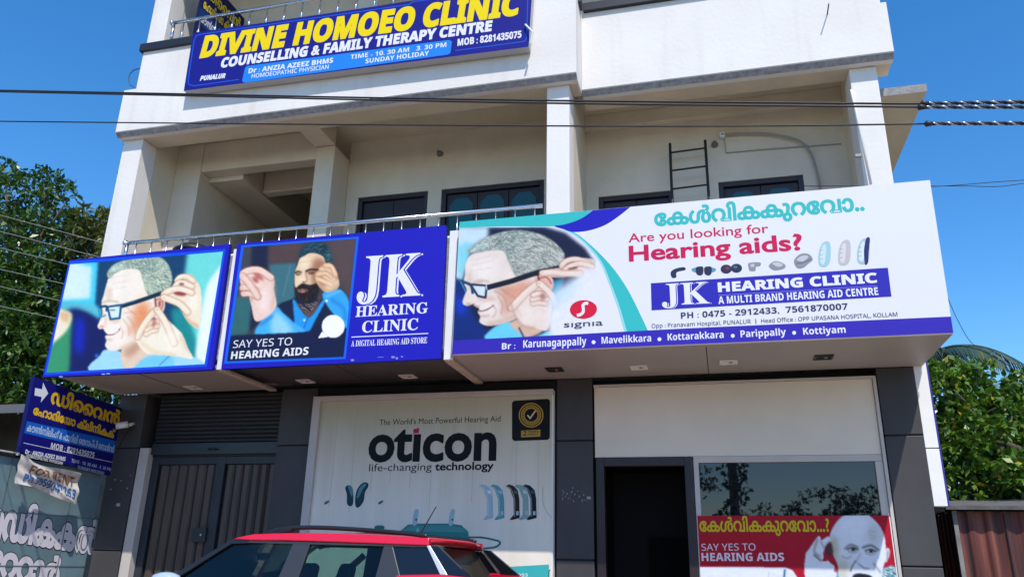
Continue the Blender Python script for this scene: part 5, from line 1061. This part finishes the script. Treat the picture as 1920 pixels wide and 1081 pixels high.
    A_ = np.array([-2.33, yc-.2, 1.635]); MB().tube([tuple(A_), tuple(A_+np.array([.135, 0, .235]))], [.006, .004], blk, 8).build('aerial', t); MB().lathe((A_[0], A_[1], A_[2]-.004), [(.03, 0), (.024, .018), (.01, .028)], blk, 12).build('aerial_base', t, True)
    # mirror
    mm = mat('pale_mirror_cap', (.36, .46, .62), .15, spec=.7, coat=1)
    for s in (0, 1):
        y = sy(1.2, -.14, s); e = MB()
        e.lathe((-4.02, y, 1.275), [(0, -.075), (.06, -.07), (.115, -.03), (.12, .02), (.10, .05), (.05, .068), (0, .072)], mm, 18); o = e.build('door_mirror', t, True); o.data.transform(Matrix.Translation((-4.02, y, 1.275)) @ Matrix.Diagonal((1.0, .75, 1.0, 1)) @ Matrix.Translation((4.02, -y, -1.275)))
        MB().tube([(-4.08, y, 1.23), (-4.15, sy(1.15, .02, s), 1.15)], .025, blk).build('mirror_stalk', t)
    # cabin
    seat = mat('seat_cloth', (.025, .028, .032), .8); cream = mat('cabin_lining', (.42, .38, .30), .7)
    b = MB(); b.box(-4.3, -1.95, 5.62, 7.02, .35, .5, blk); b.box(-4.55, -4.05, 5.62, 7.02, .6, 1.09, blk); b.build('cabin_floor', t)
    for x in (-3.35, -2.5):
        for y in (5.98, 6.66):
            w = .24 if x < -3 else .27
            b = MB(); b.prism([(x-.45, y-w, .55), (x-.05, y-w, .5), (x-.05, y-w, .66), (x-.45, y-w, .7)], [(x-.45, y+w, .55), (x-.05, y+w, .5), (x-.05, y+w, .66), (x-.45, y+w, .7)], seat); b.prism([(x-.12, y-w, .6), (x+.05, y-w, .6), (x+.2, y-w*.8, 1.2), (x+.09, y-w*.8, 1.22)], [(x-.12, y+w, .6), (x+.05, y+w, .6), (x+.2, y+w*.8, 1.2), (x+.09, y+w*.8, 1.22)], seat); o = b.build('seat', t, bevel=.05)
            b = MB(); b.prism([(x+.10, y-.13, 1.24), (x+.19, y-.13, 1.23), (x+.23, y-.11, 1.42), (x+.15, y-.11, 1.435)], [(x+.10, y+.13, 1.24), (x+.19, y+.13, 1.23), (x+.23, y+.11, 1.42), (x+.15, y+.11, 1.435)], seat); b.build('headrest', o, bevel=.035)
    b = MB(); b.lathe((-4.02, 5.98, 1.02), [(.17, -.012), (.186, -.008), (.186, .008), (.17, .012)], blk, 24, 'x'); b.build('steering_wheel', t, True)
    b = MB(); b.box(-3.80, -3.78, 6.22, 6.42, 1.44, 1.51, blk); b.build('inner_mirror', t, bevel=.01)
    b = MB(); b.tube([(-3.18, 7.0, 1.5), (-3.62, 6.98, 1.12)], .03, cream); b.build('seat_belt', t); b = MB(); b.box(-3.55, -2.1, 5.7, 6.94, 1.575, 1.59, cream); b.build('headlining', t)
    for y in (5.72, 6.92):
        b = MB(); b.prism([(-5.54, y-.14, .72), (-5.54, y+.14, .72), (-5.30, y+.16, .9), (-5.30, y-.16, .9)], [(-5.60, y-.12, .70), (-5.60, y+.12, .70), (-5.36, y+.14, .9), (-5.36, y-.14, .9)], mat('headlamp_lens', (.5, .52, .55), .1)); b.build('headlight', t)
        b = MB(); b.box(-1.68, -1.62, y-.12, y+.12, .8, 1.03, mat('tail_lens', (.35, .01, .015), .15)); b.build('tail_light', t, bevel=.02)
    b = MB(); b.box(-5.64, -5.55, 5.85, 6.79, .45, .66, blk); b.build('grille', t, bevel=.02)
car()

# ================================================================ trees
def leaf_material(name, base, vary, gloss=.4):
    m = bpy.data.materials.new(name); m.use_nodes = True; N = m.node_tree.nodes; L = m.node_tree.links; b = N['Principled BSDF']
    g = N.new('ShaderNodeNewGeometry'); r = N.new('ShaderNodeValToRGB'); L.new(g.outputs['Random Per Island'], r.inputs[0]); el = r.color_ramp.elements
    el[0].position = 0; el[0].color = tuple(base)+(1,); el[1].position = .965; el[1].color = tuple(vary)+(1,); e = el.new(.985); e.color = (vary[0]*2.6, vary[1]*1.15, .015, 1)
    L.new(r.outputs[0], b.inputs['Base Color']); b.inputs['Roughness'].default_value = gloss; b.inputs['Specular IOR Level'].default_value = .45
    t = N.new('ShaderNodeBsdfTranslucent'); L.new(r.outputs[0], t.inputs[0]); mx = N.new('ShaderNodeMixShader'); mx.inputs[0].default_value = .22; L.new(b.outputs[0], mx.inputs[1]); L.new(t.outputs[0], mx.inputs[2]); L.new(mx.outputs[0], N['Material Output'].inputs[0])
    return m
BARK = mat('bark', (.10, .075, .055), .9, noise=.4, nscale=8, bump=.6, bscale=20)
def crown_mesh(rng, clumps, per, leaf, wd, m, name, parent, droop=.3, sprig=5):
    """clumps: (x, y, z, radius); leaves sit in small whorls scattered through each clump's outer volume"""
    C = []; A = []; 
    for x, y, z, r in clumps:
        n = max(4, int(per*r*r)); d = rng.normal(size=(n, 3)); d /= np.linalg.norm(d, axis=1)[:, None]; d[:, 2] = np.where(d[:, 2] < -.45, -d[:, 2]*.5, d[:, 2])
        q = r*rng.uniform(.45, 1.08, n)**.6*(1+.22*np.sin(d[:, 0]*5+x)*np.cos(d[:, 2]*6+y)); C.append(np.array([x, y, z])+d*q[:, None]*np.array([1, 1, .82])); A.append(d)
    C = np.concatenate(C); A = np.concatenate(A); C = np.repeat(C, sprig, 0); A = np.repeat(A, sprig, 0); n = len(C)
    D = A*.55+rng.normal(size=(n, 3))*.75; D[:, 2] -= droop; D /= np.linalg.norm(D, axis=1)[:, None]
    S_ = np.cross(D, rng.normal(size=(n, 3))*.5+np.array([0, 0, 1])); S_ /= np.linalg.norm(S_, axis=1)[:, None]; Nn = np.cross(S_, D)
    l = (leaf*rng.uniform(.65, 1.25, n))[:, None]; w = l*wd
    P0 = C; P1 = C+D*l*.45+S_*w+Nn*l*.05; P2 = C+D*l-Nn*l*.10; P3 = C+D*l*.45-S_*w+Nn*l*.05
    V = np.stack([P0, P1, P2, P3], 1).reshape(-1, 3); F = np.arange(4*n).reshape(n, 4)
    me = bpy.data.meshes.new(name); me.vertices.add(4*n); me.vertices.foreach_set('co', V.ravel()); me.loops.add(4*n); me.loops.foreach_set('vertex_index', F.ravel()); me.polygons.add(n); me.polygons.foreach_set('loop_start', np.arange(n)*4); me.polygons.foreach_set('loop_total', np.full(n, 4))
    me.materials.append(m); me.update(calc_edges=True); o = bpy.data.objects.new(name, me); COL.objects.link(o)
    if parent: o.parent = parent; o.matrix_parent_inverse = Matrix.Translation(-parent.location)
    return o
def tree(lab, base, lobes, seed, leaf, wd, m, per=60, trunk=.22, sub=16, name='broadleaf_tree', grp=None, sprig=5):
    rng = np.random.default_rng(seed); t = thing(name, base, lab, 'tree', grp); cl = []
    for x, y, z, rx, rz in lobes:
        for i in range(sub):
            d = rng.normal(size=3); d /= np.linalg.norm(d); q = rng.uniform(.35, 1.0)**.5
            cl.append((x+d[0]*rx*q, y+d[1]*rx*q, z+d[2]*rz*q, rx*rng.uniform(.2, .4)))
    crown_mesh(rng, cl, per, leaf, wd, m, 'crown', t, sprig=sprig)
    b = MB(); ztop = np.mean([q[2] for q in lobes]); bx, by, bz = base
    b.tube([(bx, by, bz-.2), (bx+.1, by, bz+(ztop-bz)*.4), (bx-.1, by+.1, ztop)], [trunk*1.3, trunk, trunk*.6], BARK, 10); b.build('trunk', t, True)
    b = MB()
    for x, y, z, rx, rz in lobes:
        s_ = np.array([bx, by, bz+(ztop-bz)*rng.uniform(.45, .8)]); e = np.array([x, y, z]); mid = (s_+e)/2+rng.normal(size=3)*.2
        b.tube([tuple(s_), tuple(mid), tuple(s_+(e-s_)*.9)], [trunk*.5, trunk*.33, trunk*.12], BARK, 7)
        for k in range(5):
            f = e+rng.normal(size=3)*rx*.28; b.tube([tuple(mid+(e-mid)*rng.uniform(.2, .9)), tuple(f)], [trunk*.15, trunk*.05], BARK, 5)
    b.build('limbs', t, True); return t
MANGO = leaf_material('mango_leaf', (.016, .058, .010), (.085, .165, .022), .36); JACK = leaf_material('jackfruit_leaf', (.030, .090, .010), (.13, .24, .022), .32); PALE = leaf_material('pale_leaf', (.07, .10, .02), (.17, .19, .05), .5); SHADE = leaf_material('far_leaf', (.02, .045, .012), (.06, .10, .02), .5)
def lob(px, y, r, rz=None): c = on_y(*px, y); return (c[0], c[1], c[2], r, rz or r*.85)
tree('large dark green mango tree left of the white building', (-16.5, 14.5, 0), [lob((-60, 420), 14.5, 2.1), lob((35, 372), 14.2, 1.15), lob((98, 392), 14, .85), lob((30, 480), 13.6, 1.5), lob((110, 470), 13.8, 1.1), lob((60, 570), 13.4, 1.6), lob((150, 560), 14, 1.2), lob((30, 650), 13.2, 1.6), lob((120, 660), 13.4, 1.5), lob((-40, 600), 14, 2), lob((133, 430), 13.9, .5), lob((-10, 325), 14.3, .6), lob((60, 730), 12.8, 1.5), lob((175, 690), 13.2, 1.4), lob((10, 560), 12.8, 1.3), lob((90, 610), 12.6, 1.2), lob((180, 610), 13.4, 1.1), lob((-20, 720), 12.4, 1.6), lob((215, 720), 13, 1.2)], 3, .17, .2, MANGO, 130, .3, 18)
tree('slender pale leaved tree between the mango tree and the building', (-12.3, 13.6, 0), [lob((185, 420), 13.6, .55), lob((178, 470), 13.6, .65), lob((190, 520), 13.4, .6), lob((205, 440), 13.8, .5), lob((170, 440), 13.7, .4)], 4, .22, .16, PALE, 70, .1, 10)
tree('glossy jackfruit tree right of the building', (4.3, 13.6, 0), [lob((1792, 722), 13.4, .5), lob((1758, 745), 13.2, .6), lob((1825, 735), 13.5, .42), lob((1800, 780), 13, .95), lob((1850, 790), 13.2, .62), lob((1845, 850), 12.8, 1.0), lob((1775, 860), 12.8, .9), lob((1810, 930), 12.6, .9), lob((1750, 1000), 12.6, .8), lob((1770, 1080), 12.4, .9), lob((1880, 900), 12.8, .8), lob((1790, 830), 14.2, 1.0), lob((1860, 830), 14.2, 1.0), lob((1800, 920), 14, 1.0), lob((1880, 960), 13.6, .9), lob((1740, 900), 13.6, .8)], 6, .13, .28, JACK, 150, .2, 15, sprig=7)
tree('darker jackfruit tree at the right edge of the photo', (7.2, 15.2, 0), [lob((1925, 800), 14.5, .95), lob((1910, 870), 14.2, .9), lob((1990, 770), 15, 1.0), lob((1985, 880), 14.6, 1.4), lob((1905, 800), 14.5, .5), lob((2040, 800), 15, 1.4), lob((1905, 840), 15.4, 1.0), lob((1895, 900), 15, 1.0)], 8, .135, .28, JACK, 130, .2, 14, sprig=7)
# coconut palm behind the jackfruit
c = on_y(1765, 655, 17); t = thing('coconut_palm', (c[0], 17, 0), 'coconut palm whose frond shows above the jackfruit tree', 'palm')
MB().tube([(c[0], 17, -.1), (c[0]+.2, 17, 2.5), (c[0], 17, c[2])], [.2, .15, .11], BARK, 10).build('trunk', t, True)
pl = leaf_material('palm_leaflet', (.025, .065, .045), (.06, .11, .08), .4); rng = np.random.default_rng(2)
for k, (az, el, ln) in enumerate(((0.05, .24, 1.5), (2.9, .3, 1.3), (.9, .12, 1.2), (2.2, .2, 1.3), (-.9, .12, 1.2), (-2.2, .2, 1.3), (1.5, .25, 1.2))):
    b = MB(); pr = []; 
    for i in range(15):
        s = i/14; h = ln*s; pr.append(np.array([c[0]+h*math.cos(az), 17+h*math.sin(az), c[2]+ln*(el*s*1.5-.62*s*s)]))
    b.tube([tuple(p) for p in pr], [.03*(1-i/16)+.004 for i in range(15)], pl, 5)
    for i in range(1, 15):
        for j in (0, .5):
            for sd in (-1, 1):
                p = pr[i]*(1-j)+pr[i-1]*j; tdir = pr[i]-pr[i-1]; tdir /= np.linalg.norm(tdir); lat = np.cross(tdir, (0, 0, 1)); lat /= np.linalg.norm(lat); L_ = .72*(1-.55*abs(i/14-.4))
                d = lat*sd*.55+tdir*.62-np.array([0, 0, .55+.2*rng.random()]); d /= np.linalg.norm(d); w = tdir*.026
                b.add([tuple(p-w), tuple(p+d*L_*.5-w*.9+np.array([0, 0, .03])), tuple(p+d*L_), tuple(p+d*L_*.5+w*.9+np.array([0, 0, .03])), tuple(p+w)], [(0, 1, 2, 3, 4)], pl)
    b.build('frond', t)
# television aerial far right
c = on_y(1886, 742, 15.5); t = thing('television_aerial', tuple(c), 'thin television aerial against the sky at the right', 'aerial')
MB().tube([(c[0], 15.5, c[2]-1.5), (c[0], 15.5, c[2]+.30)], .010, BLACKM, 6).build('mast', t); MB().tube([(c[0]-.13, 15.5, c[2]+.27), (c[0]+.34, 15.5, c[2]+.27)], .006, BLACKM, 6).build('boom', t)
for k in range(4): MB().tube([(c[0]-.08+k*.12, 15.4, c[2]+.27), (c[0]-.08+k*.12, 15.6, c[2]+.27)], .004, BLACKM, 5).build('element', t)

# ================================================================ neighbours
# rusty red sheet shed on the right
rust = bpy.data.materials.new('rusty_red_sheet'); rust.use_nodes = True; N = rust.node_tree.nodes; L = rust.node_tree.links; b_ = N['Principled BSDF']; tc = N.new('ShaderNodeTexCoord'); mp = N.new('ShaderNodeMapping'); mp.inputs['Scale'].default_value = (7, 7, .35); n1 = N.new('ShaderNodeTexNoise'); n1.inputs['Scale'].default_value = 1.6; n1.inputs['Detail'].default_value = 8; rp = N.new('ShaderNodeValToRGB')
L.new(tc.outputs['Object'], mp.inputs[0]); L.new(mp.outputs[0], n1.inputs['Vector']); L.new(n1.outputs['Fac'], rp.inputs[0]); L.new(rp.outputs[0], b_.inputs['Base Color']); b_.inputs['Roughness'].default_value = .6
e = rp.color_ramp.elements; e[0].position = .32; e[0].color = (.018, .007, .006, 1); e[1].position = .72; e[1].color = (.22, .07, .04, 1); q = e.new(.5); q.color = (.10, .020, .015, 1)
t = thing('sheet_metal_shed', (4.5, 10.2, 0), 'rusty red sheet metal shed at the lower right', 'shed')
def corr(x0, x1, y0, z0, z1, m, y1=None):
    b = MB(); n = int(abs((x1-x0) or (y1-y0))/.035); R0 = []; R1 = []
    for i in range(n+1):
        s = i/n; d = .012*math.sin(i*math.pi/2.5)
        if y1 is None: R0.append((x0+(x1-x0)*s, y0+d, z0)); R1.append((x0+(x1-x0)*s, y0+d, z1))
        else: R0.append((x0+d, y0+(y1-y0)*s, z0)); R1.append((x0+d, y0+(y1-y0)*s, z1))
    b.add(R0+R1, [(i, i+1, n+2+i, n+1+i) for i in range(n)], m); return b
corr(2.56, 7.0, 10.2, 0, 2.12, rust).build('front_sheet', t); corr(2.56, 2.56, 10.2, 0, 2.12, rust, 13).build('side_sheet', t)
b = MB(); b.box(3.02, 3.035, 10.17, 10.185, 0, 2.1, BLACKM); b.build('sheet_joint', t)
b = MB(); b.prism([(2.42, 10.05, 2.13), (7.1, 10.05, 2.13), (7.1, 13.1, 2.45), (2.42, 13.1, 2.45)], [(2.42, 10.05, 2.17), (7.1, 10.05, 2.17), (7.1, 13.1, 2.49), (2.42, 13.1, 2.49)], mat('grimy_sheet_edge', (.11, .105, .10), .85, noise=.5, nscale=12)); b.build('roof', t)
b = MB(); b.box(2.50, 2.545, 10.15, 10.195, 0, 2.125, mat('grey_post', (.2, .2, .19), .8, noise=.4)); b.build('post', t)
# dark roofed neighbour on the left
t = thing('neighbour_shop', (-12, 11, 0), 'low dark roofed shop behind the arrow sign at the left edge', 'building')
rm = mat('dark_roof_sheet', (.045, .048, .055), .5, noise=.4, nscale=5)
b = MB(); b.prism([(-15, 8.9, 3.34), (-8.6, 8.9, 3.34), (-8.6, 12.4, 4.05), (-15, 12.4, 4.05)], [(-15, 8.9, 3.40), (-8.6, 8.9, 3.40), (-8.6, 12.4, 4.11), (-15, 12.4, 4.11)], rm); b.build('roof', t)
b = MB(); b.box(-15, -8.8, 10.4, 12.3, 0, 3.6, mat('grubby_wall', (.10, .09, .075), .9, noise=.4)); b.build('wall', t)
b = MB(); b.box(-10.6, -9.6, 10.33, 10.39, 2.6, 3.25, PINE); b.box(-10.52, -9.68, 10.325, 10.329, 2.68, 3.17, DARK); b.build('window', t)
b = MB(); b.box(-15, -8.65, 8.88, 8.895, 3.30, 3.42, mat('fascia_strip', (.10, .10, .11), .6)); b.build('fascia', t)
# boundary wall below the neighbour
t = tag(MB().box(-15, -7.5, 8.6, 8.75, 0, 2.5, mat('mossy_wall', (.10, .105, .09), .9, noise=.5, nscale=4)).build('boundary_wall'), 'dark mossy boundary wall behind the medical store board', 'wall')

# ================================================================ across the road (seen mirrored in the shop glass)
t = thing('electric_pole', (.32, -5.4, 0), 'electric pole wrapped in climbing leaves, mirrored at the left of the shop glass', 'pole')
MB().tube([(.32, -5.4, 0), (.32, -5.4, 8.2)], [.14, .10], CONC, 10).build('shaft', t, True); rng = np.random.default_rng(12)
crown_mesh(rng, [(.32+rng.normal()*.06, -5.4+rng.normal()*.06, z, .30+.08*rng.random()) for z in np.arange(.4, 5.6, .22)], 130, .13, .3, SHADE, 'climbing_leaves', t, .5)
b = MB(); b.box(-.5, 1.2, -5.45, -5.37, 7.5, 7.6, CONC); b.build('cross_arm', t)
for k, (x, y, h, r) in enumerate(((1.6, -14, 3.0, 1.2), (3.2, -13.5, 3.6, 1.5), (5.0, -14.5, 3.7, 1.6), (7.5, -14, 3.6, 1.7), (-3, -16, 5, 2.4), (-9, -18, 6, 3), (11.5, -17, 5.5, 2.6))):
    labs = ['low roadside tree, leftmost of the row mirrored in the shop glass', 'bushy roadside tree, second from the left in the mirrored row', 'tallest roadside tree in the middle of the mirrored row', 'roadside tree at the right end of the mirrored row', 'tall tree across the road opposite the red car', 'largest tree across the road opposite the blue signs', 'tall tree across the road opposite the sheet metal shed']
    tree(labs[k], (x, y, 0), [(x, y, h*.92, r, r*.7), (x-r*.6, y+.3, h*.75, r*.8, r*.6), (x+r*.6, y-.2, h*.78, r*.8, r*.6), (x, y+.4, h*.4, r*1.1, r*.7)], 20+k, .15, .27, SHADE, 100, .15, 12, name='roadside_tree', grp='trees across the road')
b = MB(); b.box(-40, 40, -24, -23.7, 0, 2.2, mat('compound_wall_paint', (.45, .42, .36), .9, noise=.3)); tag(b.build('compound_wall'), 'long pale compound wall across the road behind the trees', 'wall')
bpy.data.scenes.remove(TMP)
